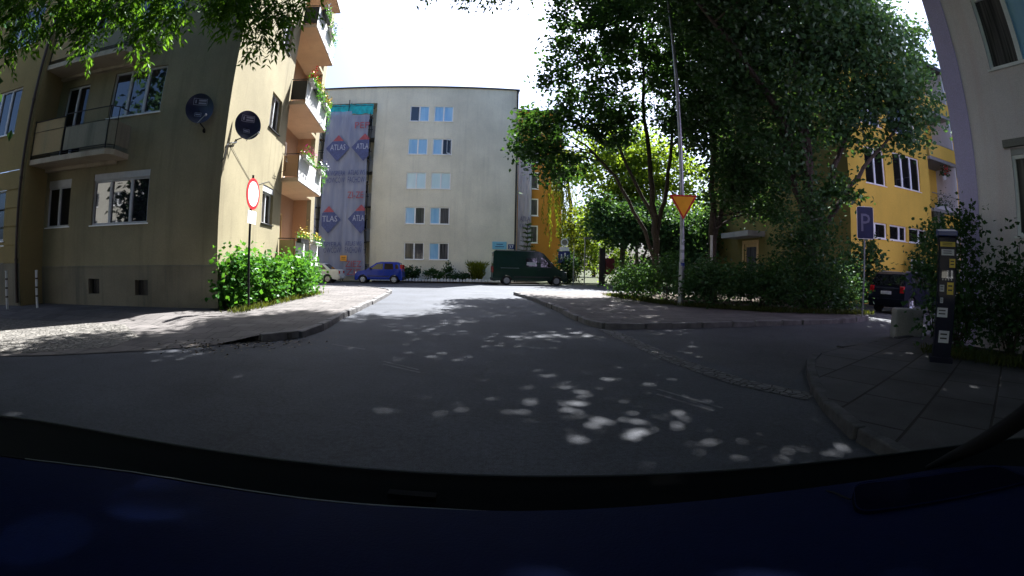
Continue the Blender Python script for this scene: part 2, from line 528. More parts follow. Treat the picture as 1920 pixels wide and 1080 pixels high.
def window(parent, F, u0, u1, v0, v1, depth=0.14, sashes=2, mats=None, frame=None, sill=True, shutter=0.0, fw=0.06, open_sash=None, label=None, ratios=None):
    """frame part with pane sub-parts, a sill and a roller shutter box where the photo shows one"""
    frame = frame or M['pvc']
    mats = mats or [M['glass']] * sashes
    vt = v1 - shutter
    mb = MB()
    d0, d1 = depth - 0.05, depth + 0.03
    mb.fbox(F, u0, u1, v0, v0 + fw, d0, d1)
    mb.fbox(F, u0, u1, vt - fw, vt, d0, d1)
    mb.fbox(F, u0, u0 + fw, v0 + fw, vt - fw, d0, d1)
    mb.fbox(F, u1 - fw, u1, v0 + fw, vt - fw, d0, d1)
    rr = ratios or [1.0] * sashes
    tot, acc, edges = sum(rr), 0.0, [u0]
    for q in rr:
        acc += q
        edges.append(u0 + (u1 - u0) * acc / tot)
    for e in edges[1:-1]:
        mb.fbox(F, e - fw * 0.8, e + fw * 0.8, v0 + fw, vt - fw, d0 - 0.012, d1)
    w = mb.build('window', frame, parent)
    if label:
        w['label'] = label
    for k in range(sashes):
        a, b = edges[k] + (fw if k == 0 else fw * 0.8), edges[k + 1] - (fw if k == sashes - 1 else fw * 0.8)
        m = MB()
        m.fquad(F, a, b, v0 + fw, vt - fw, depth)
        m.build('pane', mats[k % len(mats)], w, fix=False)
        if open_sash == k:
            # the sash stands open into the room, its frame seen edge on
            s = MB()
            hu, w_ = b, (b - a)
            g = lambda q, v, t: F(hu - 0.04 - q * 0.45, v, depth + 0.02 - q * 0.5 + t)
            for q0, q1, va, vb in ((0, w_, v0 + fw, v0 + 2 * fw), (0, w_, vt - 2 * fw, vt - fw), (0, fw, v0 + 2 * fw, vt - 2 * fw), (w_ - fw, w_, v0 + 2 * fw, vt - 2 * fw)):
                s.hexa([g(q0, va, 0), g(q1, va, 0), g(q1, va, 0.03), g(q0, va, 0.03), g(q0, vb, 0), g(q1, vb, 0), g(q1, vb, 0.03), g(q0, vb, 0.03)])
            s.build('open_sash', frame, w)
    if sill:
        m = MB()
        m.fbox(F, u0 - 0.05, u1 + 0.05, v0 - 0.035, v0 - 0.003, -0.05, depth - 0.053)
        m.build('sill', M['pvc'] if sill is True else sill, w)
    if shutter:
        m = MB()
        m.fbox(F, u0 + 0.003, u1 - 0.003, vt + 0.003, v1 - 0.003, 0.02, depth + 0.03)
        m.build('shutter_box', M['pvc_grey'], w)
    return w

def text_mesh(name, s, F, u, v, h, d, mat, parent, width=None, ext=0.004, fit=None, rise=0.0):
    """lettering laid on the face F: left edge u, baseline v, letter height h"""
    cu = bpy.data.curves.new(name, 'FONT')
    cu.body = s
    cu.size = h / 0.69
    cu.extrude = ext
    cu.resolution_u = 2
    to = bpy.data.objects.new(name + '_text', cu)
    C.objects.link(to)
    bpy.context.view_layer.update()
    dg = bpy.context.evaluated_depsgraph_get()
    me = bpy.data.meshes.new_from_object(to.evaluated_get(dg))
    bpy.data.objects.remove(to)
    bpy.data.curves.remove(cu)
    mb = MB()
    co = [q.co.copy() for q in me.vertices]
    if not co:
        return None
    x1 = max(p.x for p in co)
    x0 = min(p.x for p in co)
    k = (width / (x1 - x0)) if width else 1.0
    mb.add([F(u + (p.x - x0) * k, v + p.y + rise * (p.x - x0) * k, d - p.z) for p in co], [tuple(q.vertices) for q in me.polygons])
    bpy.data.meshes.remove(me)
    return mb.build(name, mat, parent, fix=False)

# ---------------------------------------------------------------- helpers: foliage
def leaf_mesh(name, P, L, mat, parent=None, seed=1, droop=0.3, width=0.36, dirs=None):
    rng = np.random.default_rng(seed)
    P = np.asarray(P, float)
    n = len(P)
    a = rng.normal(size=(n, 3))
    a[:, 2] = a[:, 2] * 0.55 - droop
    if dirs is not None:
        a = a * 0.45 + np.asarray(dirs)
    a /= np.linalg.norm(a, axis=1)[:, None]
    b = rng.normal(size=(n, 3))
    b[:, 2] += 0.9
    s = np.cross(a, b)
    s /= np.linalg.norm(s, axis=1)[:, None] + 1e-9
    up = np.cross(s, a)
    L = (np.asarray(L) * rng.uniform(0.65, 1.25, n))[:, None]
    off = np.zeros(3)
    if parent is not None:
        off = np.array(parent.location)
    V = np.empty((n, 4, 3))
    V[:, 0] = P - off
    V[:, 1] = P - off + a * L * 0.45 + s * L * width + up * L * 0.10
    V[:, 2] = P - off + a * L
    V[:, 3] = P - off + a * L * 0.45 - s * L * width + up * L * 0.10
    me = bpy.data.meshes.new(name)
    me.vertices.add(n * 4)
    me.vertices.foreach_set('co', V.ravel())
    idx = (np.arange(n)[:, None] * 4 + np.array([0, 1, 2, 0, 2, 3])[None, :]).ravel().astype(np.int32)
    me.loops.add(n * 6)
    me.loops.foreach_set('vertex_index', idx)
    me.polygons.add(n * 2)
    me.polygons.foreach_set('loop_start', np.arange(0, n * 6, 3, dtype=np.int32))
    at = me.attributes.new('tint', 'FLOAT', 'FACE')
    at.data.foreach_set('value', np.repeat(rng.beta(2, 2, n), 2).astype(np.float32))
    me.update()
    me.validate()
    me.materials.append(mat)
    o = bpy.data.objects.new(name, me)
    C.objects.link(o)
    o.parent = parent
    return o

DENS = 1.0
def clump_points(rng, clumps, flat=0.6, dens=None):
    """clumps: (centre, radii, sub-clumps, leaves per sub-clump, spread); returns leaf points and the sub-clump centres"""
    pts, subs = [], []
    for c, r, k, n, sg in clumps:
        k, n = int(k * (1.35 if dens else 1)), int(n * (dens or 1))
        u = rng.normal(size=(k, 3))
        u /= np.linalg.norm(u, axis=1)[:, None]
        rad = rng.uniform(0.25, 1.0, k) ** 0.5
        sc_ = np.array(c) + u * rad[:, None] * np.array(r)
        subs.append(sc_)
        for q in sc_:
            m = max(3, int(n * rng.uniform(0.5, 1.5)))
            pts.append(q + rng.normal(size=(m, 3)) * np.array([sg, sg, sg * flat]) * rng.uniform(0.7, 1.3))
    return np.concatenate(pts), np.concatenate(subs)

def limb(mb, a, b, r0, r1, rng, bow=0.12, n=5, seg=6):
    a, b = Vector(a), Vector(b)
    l = (b - a).length
    side = Vector(rng.normal(size=3)) * l * bow
    pts = []
    for i in range(n + 1):
        t = i / n
        p = a.lerp(b, t) + side * math.sin(math.pi * t) * 0.6 + Vector((0, 0, l * 0.06 * math.sin(math.pi * t)))
        pts.append(p)
    mb.tube(pts, [r0 + (r1 - r0) * i / n for i in range(n + 1)], seg)
    return pts

def tree(name, label, stems, clumps, leaf, L, seed, cat='tree', group=None, limbs=26, droop=0.3, width=0.36, twig=0.03, flat=0.6, dens=None):
    """stems: list of (points, radii); limbs run from the stems to the leaf clumps"""
    rng = np.random.default_rng(seed)
    base = Vector(stems[0][0][0])
    t = thing(name, base, label, cat, group)
    tb = MB()
    nodes = []
    for pts, rs in stems:
        dense = []
        for i in range(len(pts) - 1):
            for q in range(4):
                dense.append((Vector(pts[i]).lerp(Vector(pts[i + 1]), q / 4), rs[i] + (rs[i + 1] - rs[i]) * q / 4))
        dense.append((Vector(pts[-1]), rs[-1]))
        wob = [Vector(rng.normal(size=3)) * (0.0 if i == 0 else min(0.05, d[1] * 0.35)) for i, d in enumerate(dense)]
        tb.tube([d[0] + w for d, w in zip(dense, wob)], [d[1] for d in dense], 9)
        nodes += [(d[0], d[1]) for d in dense[len(dense) // 3:]]
    P, S = clump_points(rng, clumps, flat, dens)
    pick = rng.permutation(len(S))[:limbs]
    for i in pick:
        q = Vector(S[i])
        cand = sorted(nodes, key=lambda nd: (nd[0] - q).length + max(0, nd[0].z - q.z + 0.3) * 1.6)
        nd = cand[0]
        l = (q - nd[0]).length
        path = limb(tb, nd[0], q, min(nd[1] * 0.6, 0.02 + l * 0.013), 0.010, rng)
        for w in range(2):
            st = path[2 + w]
            o2 = Vector(S[rng.integers(len(S))])
            if (o2 - st).length < 2.6:
                limb(tb, st, o2, twig * 0.7, 0.006, rng, 0.1, 4, 5)
    tb.build('trunk', M['bark'], t, smooth=True)
    leaf_mesh('crown', P, L, leaf, t, seed + 1, droop, width)
    return t

def shrub(name, label, base, clumps, leaf, L, seed, cat='shrub', group=None, stems=8, droop=0.0, width=0.36, flat=0.9):
    rng = np.random.default_rng(seed)
    t = thing(name, base, label, cat, group)
    P, S = clump_points(rng, clumps, flat)
    P = P[P[:, 2] > base[2] + 0.03]
    tb = MB()
    for i in rng.permutation(len(S))[:stems]:
        q = Vector(S[i])
        foot = Vector((base[0] + (q.x - base[0]) * 0.12, base[1] + (q.y - base[1]) * 0.12, base[2]))
        limb(tb, foot, q, 0.018, 0.006, rng, 0.08, 4, 5)
    tb.build('stem', M['bark'], t, smooth=True)
    leaf_mesh('foliage', P, L, leaf, t, seed + 1, droop, width)
    return t

# ================================================================ ground, road, pavements, kerbs
def sheet(name, poly, z, mat, thick=0.0):
    mb = MB()
    if thick:
        mb.prism(poly, z - thick, z)
    else:
        mb.add([(x, y, z) for x, y in poly], [tuple(range(len(poly)))])
    return structure(mb.build(name, mat))

sheet('ground', [(-400, -300), (400, -300), (400, 600), (-400, 600)], -0.03, M['ground'])
sheet('road', [(-60, -45), (60, -45), (60, 35.2), (13.0, 36.9), (-15.0, 33.5), (-60, 28.3)], 0.0, M['asphalt'])
sheet('yard_ground', [(2.35, 9.3), (2.6, 7.2), (3.3, 4.6), (3.9, 5.2), (5.1, 6.3), (7, 6.9), (9, 7.35), (14, 8.3), (34, 11.5), (34, 22), (21.5, 18.2), (12.8, 17.6), (12.2, 12.8), (11.0, 11.3), (9.9, 10.8), (5.8, 10.35), (2.9, 9.95)], 0.004, M['asphalt2'])

LK = [(-4.75, 6.25), (-4.26, 6.9), (-3.85, 7.3), (-3.72, 8.03), (-3.88, 9.1), (-4.1, 10.26), (-4.37, 12.3), (-4.56, 13.9), (-4.95, 16.5), (-5.25, 18.8), (-5.75, 21.2), (-6.6, 23.0), (-8.0, 24.3), (-11, 24.6), (-30, 22.4)]
HI = [(-4.26, 6.9), (-5.4, 7.7), (-8.0, 8.7), (-14, 7.4), (-30, 3.6)]        # back edge of the dropped crossing
LO = [(-4.75, 6.25), (-5.7, 6.9), (-8.2, 7.9), (-14.2, 6.5), (-30, 2.7)]
sheet('pavement', LK[1:] + [(-30, 18), (-14, 18), (-14, 9.5), (-30, 6)] + HI[:0:-1], 0.11, M['slab'], 0.2)
mb = MB()
mb.add([(x, y, 0.111) for x, y in HI] + [(x, y, 0.014) for x, y in LO], [(k, k + 1, 6 + k, 5 + k) for k in range(4)])
structure(mb.build('pavement_ramp', M['slab']))
sheet('forecourt_ground', LO + [(-30, -3.0), (-12, 1.2), (-8.5, 2.6), (-6.8, 4.0), (-5.5, 5.3)], 0.012, M['slab'])
sheet('cobbled_path', [(-7.2, 4.0), (-6.3, 5.2), (-6.6, 6.2), (-8.4, 7.4), (-10.8, 6.7), (-14, 5.8), (-14, 0.9), (-9.0, 2.7)], 0.018, M['cobble'])
RK = [(0.13, 21.6), (0.5, 19.9), (0.86, 18.3), (1.14, 16.3), (1.36, 14.4), (1.5, 13.1), (1.62, 11.9), (1.75, 10.9), (1.83, 10.3), (2.05, 9.85), (2.9, 9.83), (4.3, 10.0), (5.8, 10.25), (8.0, 10.45), (9.9, 10.7), (11.2, 11.3), (12.0, 12.6)]
sheet('pavement', RK + [(12.2, 15.5), (12.5, 18), (30, 22), (30, 27.3), (12, 25.0), (6, 24.3), (2, 23.5), (0.6, 22.6)], 0.12, M['slab'], 0.2)
NK = [(2.9, -12), (2.85, -2), (2.8, 1.5), (2.84, 2.84), (2.97, 3.26), (3.38, 4.14), (3.99, 5.14), (4.5, 5.75), (5.13, 6.2), (7, 6.85), (9, 7.25)]
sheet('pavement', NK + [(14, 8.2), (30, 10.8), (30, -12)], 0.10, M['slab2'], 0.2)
sheet('garden_ground', [(4.3, 20.6), (5.2, 16.0), (7.0, 13.6), (9.6, 12.4), (11.4, 12.1), (12.0, 15.5), (12.3, 18), (30, 21.8), (30, 24), (6.2, 23.2), (4.4, 22.6)], 0.124, M['soil'])
sheet('garden_ground', [(-8.05, 10.3), (-7.0, 10.1), (-7.35, 12.6), (-8.2, 17.6), (-9.2, 18.2)], 0.114, M['soil'])

def kerb_line(pts, z, w=0.14, L=0.95, seed=3, skip=(), mat='kerb'):
    """row of worn kerb stones, each a little out of line, gaps between"""
    rng = random.Random(seed)
    mb = MB()
    P = [Vector((x, y, 0)) for x, y in pts]
    seg, acc = [], 0.0
    for a, b in zip(P, P[1:]):
        seg.append((acc, acc + (b - a).length, a, b))
        acc += (b - a).length
    def at(s):
        for s0, s1, a, b in seg:
            if s <= s1 + 1e-6:
                return a.lerp(b, (s - s0) / max(1e-6, s1 - s0))
        return seg[-1][3]
    s, k = 0.0, 0
    while s < acc - 0.3:
        l = min(L * rng.uniform(0.75, 1.1), acc - s)
        if k not in skip:
            a, b = at(s + 0.012), at(s + l - 0.012)
            d = (b - a)
            if d.length > 0.2:
                d.normalize()
                n = Vector((-d.y, d.x, 0))
                j = rng.uniform(-0.02, 0.02)
                zt, z2 = z + rng.uniform(-0.02, 0.02), z + rng.uniform(-0.02, 0.02)
                o = n * j
                pr = [a - n * w / 2 + o, b - n * w / 2 + o, b + n * w / 2 + o, a + n * w / 2 + o]
                mb.hexa([p + Vector((0, 0, -0.15)) for p in pr] + [pr[0] + Vector((0, 0, zt)), pr[1] + Vector((0, 0, z2)), pr[2] + Vector((0, 0, z2)), pr[3] + Vector((0, 0, zt))])
        s += l
        k += 1
    return structure(mb.build('kerb', M[mat], bevel=0.018))

kerb_line(LK[1:], 0.135, 0.15, 0.95, 3)
kerb_line(RK[:10], 0.135, 0.15, 0.95, 5)
kerb_line(RK[9:], 0.045 + 0.09, 0.13, 0.9, 6)
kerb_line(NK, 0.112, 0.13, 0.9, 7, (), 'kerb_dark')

def strip(name, pts, w, z, mat):
    mb = MB()
    P = [Vector((x, y, z)) for x, y in pts]
    L_, R_ = [], []
    for i, p in enumerate(P):
        t = (P[min(i + 1, len(P) - 1)] - P[max(i - 1, 0)]).normalized()
        n = Vector((-t.y, t.x, 0)) * w / 2
        L_.append(p + n)
        R_.append(p - n)
    k = len(P)
    mb.add(L_ + R_, [(i, i + 1, k + i + 1, k + i) for i in range(k - 1)])
    return structure(mb.build(name, mat))
strip('road_gutter_strip', [(2.02, 9.7), (2.2, 8.0), (2.42, 6.2), (2.75, 4.9), (3.25, 4.05)], 0.34, 0.008, M['sett'])
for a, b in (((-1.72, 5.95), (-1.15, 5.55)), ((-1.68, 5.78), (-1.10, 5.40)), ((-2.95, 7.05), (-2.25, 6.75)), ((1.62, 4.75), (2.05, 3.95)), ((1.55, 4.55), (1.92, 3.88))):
    strip('painted_sun_streak', [a, b], 0.045, 0.0045, M['paint'])  # sunlit slits between branch shadows, painted as thin pale strips
# small dark gully slot in the sunny pavement, and scraps of litter and dry leaves along the broken kerb
m = MB()
rng = np.random.default_rng(11)
for _ in range(420):
    s = rng.uniform(0, 1)
    x, y = -5.2 + 1.5 * s + rng.normal() * 0.35, 5.6 + 1.6 * s + rng.normal() * 0.28
    z = 0.022 if x < -4.6 else 0.012
    m.add([(x, y, z), (x + rng.uniform(.02, .07), y + rng.uniform(-.03, .03), z + rng.uniform(0.0, .03)), (x + rng.uniform(-.02, .05), y + rng.uniform(.02, .06), z + 0.004)], [(0, 1, 2)])
structure(m.build('leaf_litter', plain('dry_leaves', (0.13, 0.10, 0.06), 0.9, 0, 0.5, 20), fix=False), 'stuff')

# ================================================================ cream corner house on the left
L0 = (-7.95, 10.6, 0.0)
lh = thing('corner_house', L0, 'cream corner apartment house with balconies on its sunlit side and grey shaded gable', 'apartment house')
FW = face_frame(Vector(L0), 11.5)          # shaded face, u negative to the left of the corner
FE = face_frame(Vector(L0), 101.5)         # sunlit face, u away from the camera
FWm = lambda u, v, d=0.0: FW(u, v, d)
TOP, UL = 17.2, -7.25
wholes = []
for k in range(4):
    dz = 3.25 * k
    if k == 0:
        wholes += [(-4.84, -2.50, 2.50, 4.06), (-7.10, -5.92, 2.52, 4.02)]
    else:
        wholes += [(-4.62, -2.47, 2.55 + dz, 4.05 + dz + 0.02), (-6.85, -5.75, 1.45 + dz + 0.1, 3.9 + dz)]
mb = MB()
wall_with_holes(mb, FW, UL, 0.0, 1.25, TOP, wholes, 0.2)
eh = []
for k in range(4):
    eh.append((3.6, 4.85, 2.75 + 3.45 * k if k < 2 else 2.75 + 3.3 * k + 0.25, 4.1 + 3.45 * k if k < 2 else 4.1 + 3.3 * k + 0.25, ))
SLAB = [1.20, 4.55, 7.75, 11.35, 14.55]
LOG = (5.85, 11.0)
lo = []
for i in range(5):
    z0 = SLAB[i] + 0.16
    z1 = (SLAB[i + 1] if i < 4 else TOP - 0.3)
    lo.append((LOG[0], LOG[1], z0, z1))
wall_with_holes(mb, FE, 0.0, 11.8, 1.25, TOP, eh + [(a, b, max(c, 1.26), d, 0.0001) for a, b, c, d in []] + [(a, b, max(c, 1.36), d) for a, b, c, d in lo], 0.22)
# far gable and back so that the block is closed
mb.add([FE(11.8, 0, 0), FE(11.8, 0, 9), FE(11.8, TOP, 9), FE(11.8, TOP, 0)], [(0, 1, 2, 3)])
mb.add([FE(0, 0, 9), FE(11.8, 0, 9), FE(11.8, TOP, 9), FE(0, TOP, 9)], [(0, 1, 2, 3)])
mb.build('wall', M['cream'], lh, fix=False)
m = MB()
PV = [(-4.88, -4.38, 0.45, 0.90), (-2.89, -2.39, 0.43, 0.87)]
wall_with_holes(m, lambda u, v, d=0: FW(u, v, d - 0.03), UL, 0.0 + 0.03, -0.05, 1.25, PV, 0.25)
wall_with_holes(m, lambda u, v, d=0: FE(u, v, d - 0.03), 0.0, 11.8, -0.05, 1.25, [], 0.2)
m.fquad(FW, UL, 0, 1.25, 1.25, 0)
m.hexa([FW(UL, 1.25, -0.045), FW(0.045, 1.25, -0.045), FW(0.045, 1.25, 0.02), FW(UL, 1.25, 0.02), FW(UL, 1.29, -0.02), FW(0.02, 1.29, -0.02), FW(0.02, 1.29, 0.02), FW(UL, 1.29, 0.02)])
m.build('plinth', M['cream_base'], lh, fix=False)
for a, b, c, d in PV:
    m = MB()
    m.fquad(FW, a, b, c, d, 0.2)
    for i in range(1, 5):
        u = a + (b - a) * i / 5
        m.tube([FW(u, c, 0.06), FW(u, d, 0.06)], 0.008, 5)
    m.build('cellar_vent', M['black'], lh, fix=False)
# roof slab with eaves
m = MB()
m.hexa([FW(UL, TOP, -0.5), FW(0.5, TOP, -0.5), FW(0.5, TOP, 0), FW(UL, TOP, 0), FW(UL, TOP + .2, -0.5), FW(0.5, TOP + .2, -0.5), FW(0.5, TOP + .2, 0), FW(UL, TOP + .2, 0)])
m.hexa([FE(0, TOP, -0.5), FE(12.0, TOP, -0.5), FE(12.0, TOP, 9.2), FE(0, TOP, 9.2), FE(0, TOP + .2, -0.5), FE(12.0, TOP + .2, -0.5), FE(12.0, TOP + .2, 9.2), FE(0, TOP + .2, 9.2)])
m.build('roof', M['roof'], lh)
# windows of the shaded face
for k in range(4):
    dz = 3.25 * k
    if k == 0:
        window(lh, FW, -4.84, -2.50, 2.50, 4.06, 0.12, 3, [M['glass']] * 3, M['pvc_grey'], True, 0.2, 0.06, ratios=[1, 1.15, 0.95])
        window(lh, FW, -7.10, -5.92, 2.52, 4.02, 0.12, 2, [M['glass_dark']] * 2, M['pvc_grey'], True, 0.22, 0.055)
    else:
        window(lh, FW, -4.62, -2.47, 2.55 + dz, 4.07 + dz, 0.12, 3, [M['glass']] * 3, M['pvc_grey'], True, 0.0, 0.06)
        window(lh, FW, -6.85, -5.75, 1.55 + dz, 3.9 + dz, 0.12, 2, [M['glass_dark']] * 2, M['pvc_grey'], False, 0.0, 0.055)
for i, h in enumerate(eh):
    window(lh, FE, h[0], h[1], h[2], h[3], 0.16, 2, [M['lace'], M['glass_dark']], M['pvc_grey'], M['dark_iron'], 0.22 if i == 0 else 0.0, 0.05)
# balconies in the corner of the shaded face
def balcony_w(zs, tan):
    s = MB()
    s.hexa([FW(UL, zs, -1.0), FW(-3.68, zs, -1.0), FW(-3.45, zs, -0.78), FW(UL, zs, -0.78), FW(UL, zs + .16, -1.0), FW(-3.68, zs + .16, -1.0), FW(-3.45, zs + .16, -0.78), FW(UL, zs + .16, -0.78)])
    s.hexa([FW(UL, zs, -0.78), FW(-3.45, zs, -0.78), FW(-3.45, zs, 0), FW(UL, zs, 0), FW(UL, zs + .16, -0.78), FW(-3.45, zs + .16, -0.78), FW(-3.45, zs + .16, 0), FW(UL, zs + .16, 0)])
    s.fbox(FW, UL, -3.9, zs - 0.10, zs - 0.002, -0.16, -0.001)
    b = s.build('balcony', M['slab_edge'], lh)
    p = MB()
    p.fbox(FW, UL + 0.05, -5.72, zs + .30, zs + 1.36, -0.98, -0.955)
    p.build('railing_panel', M['panel_tan'], b)['label'] = 'tan sheet railing panel, taller and less stained'
    p = MB()
    p.fbox(FW, -5.60, -3.72, zs + .30, zs + 1.0, -0.98, -0.955)
    p.build('railing_panel', M['panel_dirty'], b)['label'] = 'streaked and dirty grey-tan railing panel'
    p = MB()
    p.hexa([FW(-3.66, zs + .30, -0.95), FW(-3.49, zs + .30, -0.78), FW(-3.47, zs + .30, -0.80), FW(-3.64, zs + .30, -0.97), FW(-3.66, zs + 1.0, -0.95), FW(-3.49, zs + 1.0, -0.78), FW(-3.47, zs + 1.0, -0.80), FW(-3.64, zs + 1.0, -0.97)])
    p.fbox(FW, -3.50, -3.475, zs + .30, zs + 1.0, -0.75, -0.05)
    p.build('railing_panel', M['panel_dirty'], b)
    r = MB()
    for u in (UL + 0.05, -5.66, -3.68):
        r.tube([FW(u, zs + .16, -0.99), FW(u, zs + 1.42, -0.99)], 0.018, 6)
    r.tube([FW(-3.48, zs + .16, -0.78), FW(-3.48, zs + 1.42, -0.78)], 0.018, 6)
    r.tube([FW(UL, zs + 1.36, -0.99), FW(-5.66, zs + 1.36, -0.99)], 0.016, 6)
    r.tube([FW(-5.66, zs + 1.42, -0.99), FW(-3.68, zs + 1.42, -0.99), FW(-3.48, zs + 1.42, -0.78), FW(-3.48, zs + 1.42, -0.02)], 0.016, 6)
    for zz in (.22, .28, 1.02):
        r.tube([FW(UL, zs + zz, -0.985), FW(-3.68, zs + zz, -0.985), FW(-3.48, zs + zz, -0.78)], 0.010, 5)
    r.build('railing', M['dark_iron'], b)
balcony_w(4.40, True)
balcony_w(7.55, True)
balcony_w(10.8, True)
# loggia balconies of the sunlit face
for i in range(5):
    zs = SLAB[i]
    zt = lo[i][3]
    lg = MB()
    z0 = max(zs + .16, 1.36)
    lg.fquad(FE, LOG[0], LOG[1], z0, zt, 0.95)
    for u in LOG:
        lg.add([FE(u, z0, 0.221), FE(u, z0, 0.95), FE(u, zt, 0.95), FE(u, zt, 0.221)], [(0, 1, 2, 3)])
    lg.build('loggia_wall', M['salmon'], lh, fix=False)
    m = MB()
    m.add([FE(LOG[0], zt - .003, 0.0), FE(LOG[1], zt - .003, 0.0), FE(LOG[1], zt - .003, .95), FE(LOG[0], zt - .003, .95)], [(0, 1, 2, 3)])
    m.build('loggia_ceiling', M['soffit'], lh, fix=False)
    d = MB()
    FD = lambda u, v, dd=0.0: FE(u, v, 0.95 + dd)
    w = MB()
    for a, b, c, dd in ((7.2, 7.28, z0, z0 + 2.2), (8.85, 8.93, z0, z0 + 2.2), (8.02, 8.1, z0, z0 + 2.2)):
        w.fbox(FD, a, b, c, dd, -0.06, -0.002)
    w.fbox(FD, 7.2, 8.93, z0 + 2.2, z0 + 2.28, -0.06, -0.002)
    dr = w.build('balcony_door', M['pvc'] if i % 2 else M['wood_frame'], lh)
    w = MB()
    w.fquad(FD, 7.28, 8.85, z0, z0 + 2.2, -0.012)
    w.build('pane', M['lace'], dr, fix=False)
    # slab, soffit and railing
    s = MB()
    s.fbox(FE, 5.70, 9.90, zs, zs + .16, -0.70, 0.0)
    s.fbox(FE, LOG[0], LOG[1], zs, zs + .16, 0.001, 0.95)
    bl = s.build('balcony', M['soffit'], lh)
    e = MB()
    e.fbox(FE, 5.69, 9.91, zs + .045, zs + .20, -0.72, -0.702)
    e.build('slab_edging', M['panel_white'], bl)
    if i == 0:
        for a, b in ((5.85, 7.25), (8.35, 9.85)):
            p = MB()
            p.fbox(FE, a, b, zs + .28, zs + 1.02, -0.70, -0.68)
            p.build('railing_panel', M['panel_white'], bl)
        p = MB()
        p.fbox(FE, 7.3, 8.3, zs + .22, zs + 1.02, -0.66, -0.64)
        p.build('railing_panel', M['black'], bl)['label'] = 'dark railing panel between the white ones'
    else:
        p = MB()
        p.fbox(FE, 5.72, 9.88, zs + .22, zs + 1.06, -0.70, -0.68)
        p.build('railing_panel', M['panel_white'], bl)
    p = MB()
    p.fbox(FE, 5.71, 5.73, zs + .22, zs + 1.06, -0.66, -0.04)
    p.build('side_panel', [M['panel_tan'], M['salmon'], M['dark_iron'], M['dark_iron'], M['salmon']][i], bl)
    p = MB()
    p.fbox(FE, 9.87, 9.89, zs + .22, zs + 1.06, -0.66, -0.04)
    p.build('side_panel', M['panel_white'], bl)
    r = MB()
    r.tube([FE(5.72, zs + 1.12, -0.0), FE(5.72, zs + 1.12, -0.69), FE(9.88, zs + 1.12, -0.69), FE(9.88, zs + 1.12, -0.0)], 0.02, 6)
    for u in (5.72, 7.1, 8.5, 9.88):
        r.tube([FE(u, zs + .16, -0.665), FE(u, zs + 1.12, -0.665)], 0.015, 6)
    r.build('railing', M['dark_iron'], bl)

# flower boxes hung on the sunlit balconies
def flower_box(label, F, u0, u1, z, d, petals, trailing, seed, box='panel_white', n=120):
    rg = np.random.default_rng(seed)
    base = F((u0 + u1) / 2, z, d)
    t = thing('flower_box', base, label, 'flower box', 'flower boxes on the sunlit balconies')
    m = MB()
    m.fbox(F, u0, u1, z, z + 0.17, d - 0.09, d + 0.09)
    m.build('planter', M[box], t, bevel=0.01)
    q = [F(rg.uniform(u0, u1), z + 0.2 + rg.gamma(2, 0.06), d + rg.normal() * 0.09) for _ in range(n)]
    if trailing:
        q += [F(rg.uniform(u0, u1), z + 0.12 - rg.gamma(1.6, trailing * 0.35), d - 0.12 + rg.normal() * 0.03) for _ in range(int(n * 0.7))]
    leaf_mesh('leaves', [tuple(p) for p in q], 0.09, M['leaf_bush'], t, seed, 0.1)
    q = [tuple(F(rg.uniform(u0, u1), z + 0.24 + rg.gamma(2.4, 0.07), d + rg.normal() * 0.10 - 0.05)) for _ in range(n // 2)]
    leaf_mesh('blossom', q, 0.085, M[petals], t, seed + 5, 0.0, 0.5)
D_ = -0.82
flower_box('flower box of yellow blooms on the lowest balcony, near end', FE, 5.9, 7.2, SLAB[0] + 0.96, D_, 'flower_yellow', 0.0, 21, 'dark_iron')
flower_box('flower box of yellow blooms on the lowest balcony, far end', FE, 8.5, 9.8, SLAB[0] + 0.96, D_, 'flower_yellow', 0.1, 22, 'panel_white')
flower_box('flower box of pink blooms on the balcony one floor above the bush', FE, 6.0, 7.5, SLAB[1] + 0.98, D_, 'flower_pink', 0.15, 23)
flower_box('flower box with pale trailing plants at the far end of the first-floor balcony', FE, 8.9, 9.85, SLAB[1] + 0.98, D_, 'stick_white', 0.45, 24)
flower_box('flower box of red blooms at the near corner of the second-floor balcony', FE, 5.75, 6.5, SLAB[2] + 1.0, D_, 'flower_red', 0.1, 25)
flower_box('flower box of yellow and green plants on the second-floor balcony', FE, 6.6, 8.1, SLAB[2] + 0.98, D_, 'flower_yellow', 0.35, 26, 'dark_iron', 200)
flower_box('flower box with long trailing ivy at the far end of the second-floor balcony', FE, 8.7, 9.85, SLAB[2] + 0.98, D_, 'flower_yellow', 0.9, 27, 'panel_white', 160)
flower_box('flower box with a dark trailing plant on the third-floor balcony', FE, 7.8, 9.0, SLAB[3] + 0.95, D_, 'stick_white', 0.7, 28, 'panel_white', 140)
flower_box('flower box of pale blooms at the near end of the third-floor balcony', FE, 6.1, 7.3, SLAB[3] + 0.98, D_, 'stick_white', 0.1, 29, 'dark_iron')

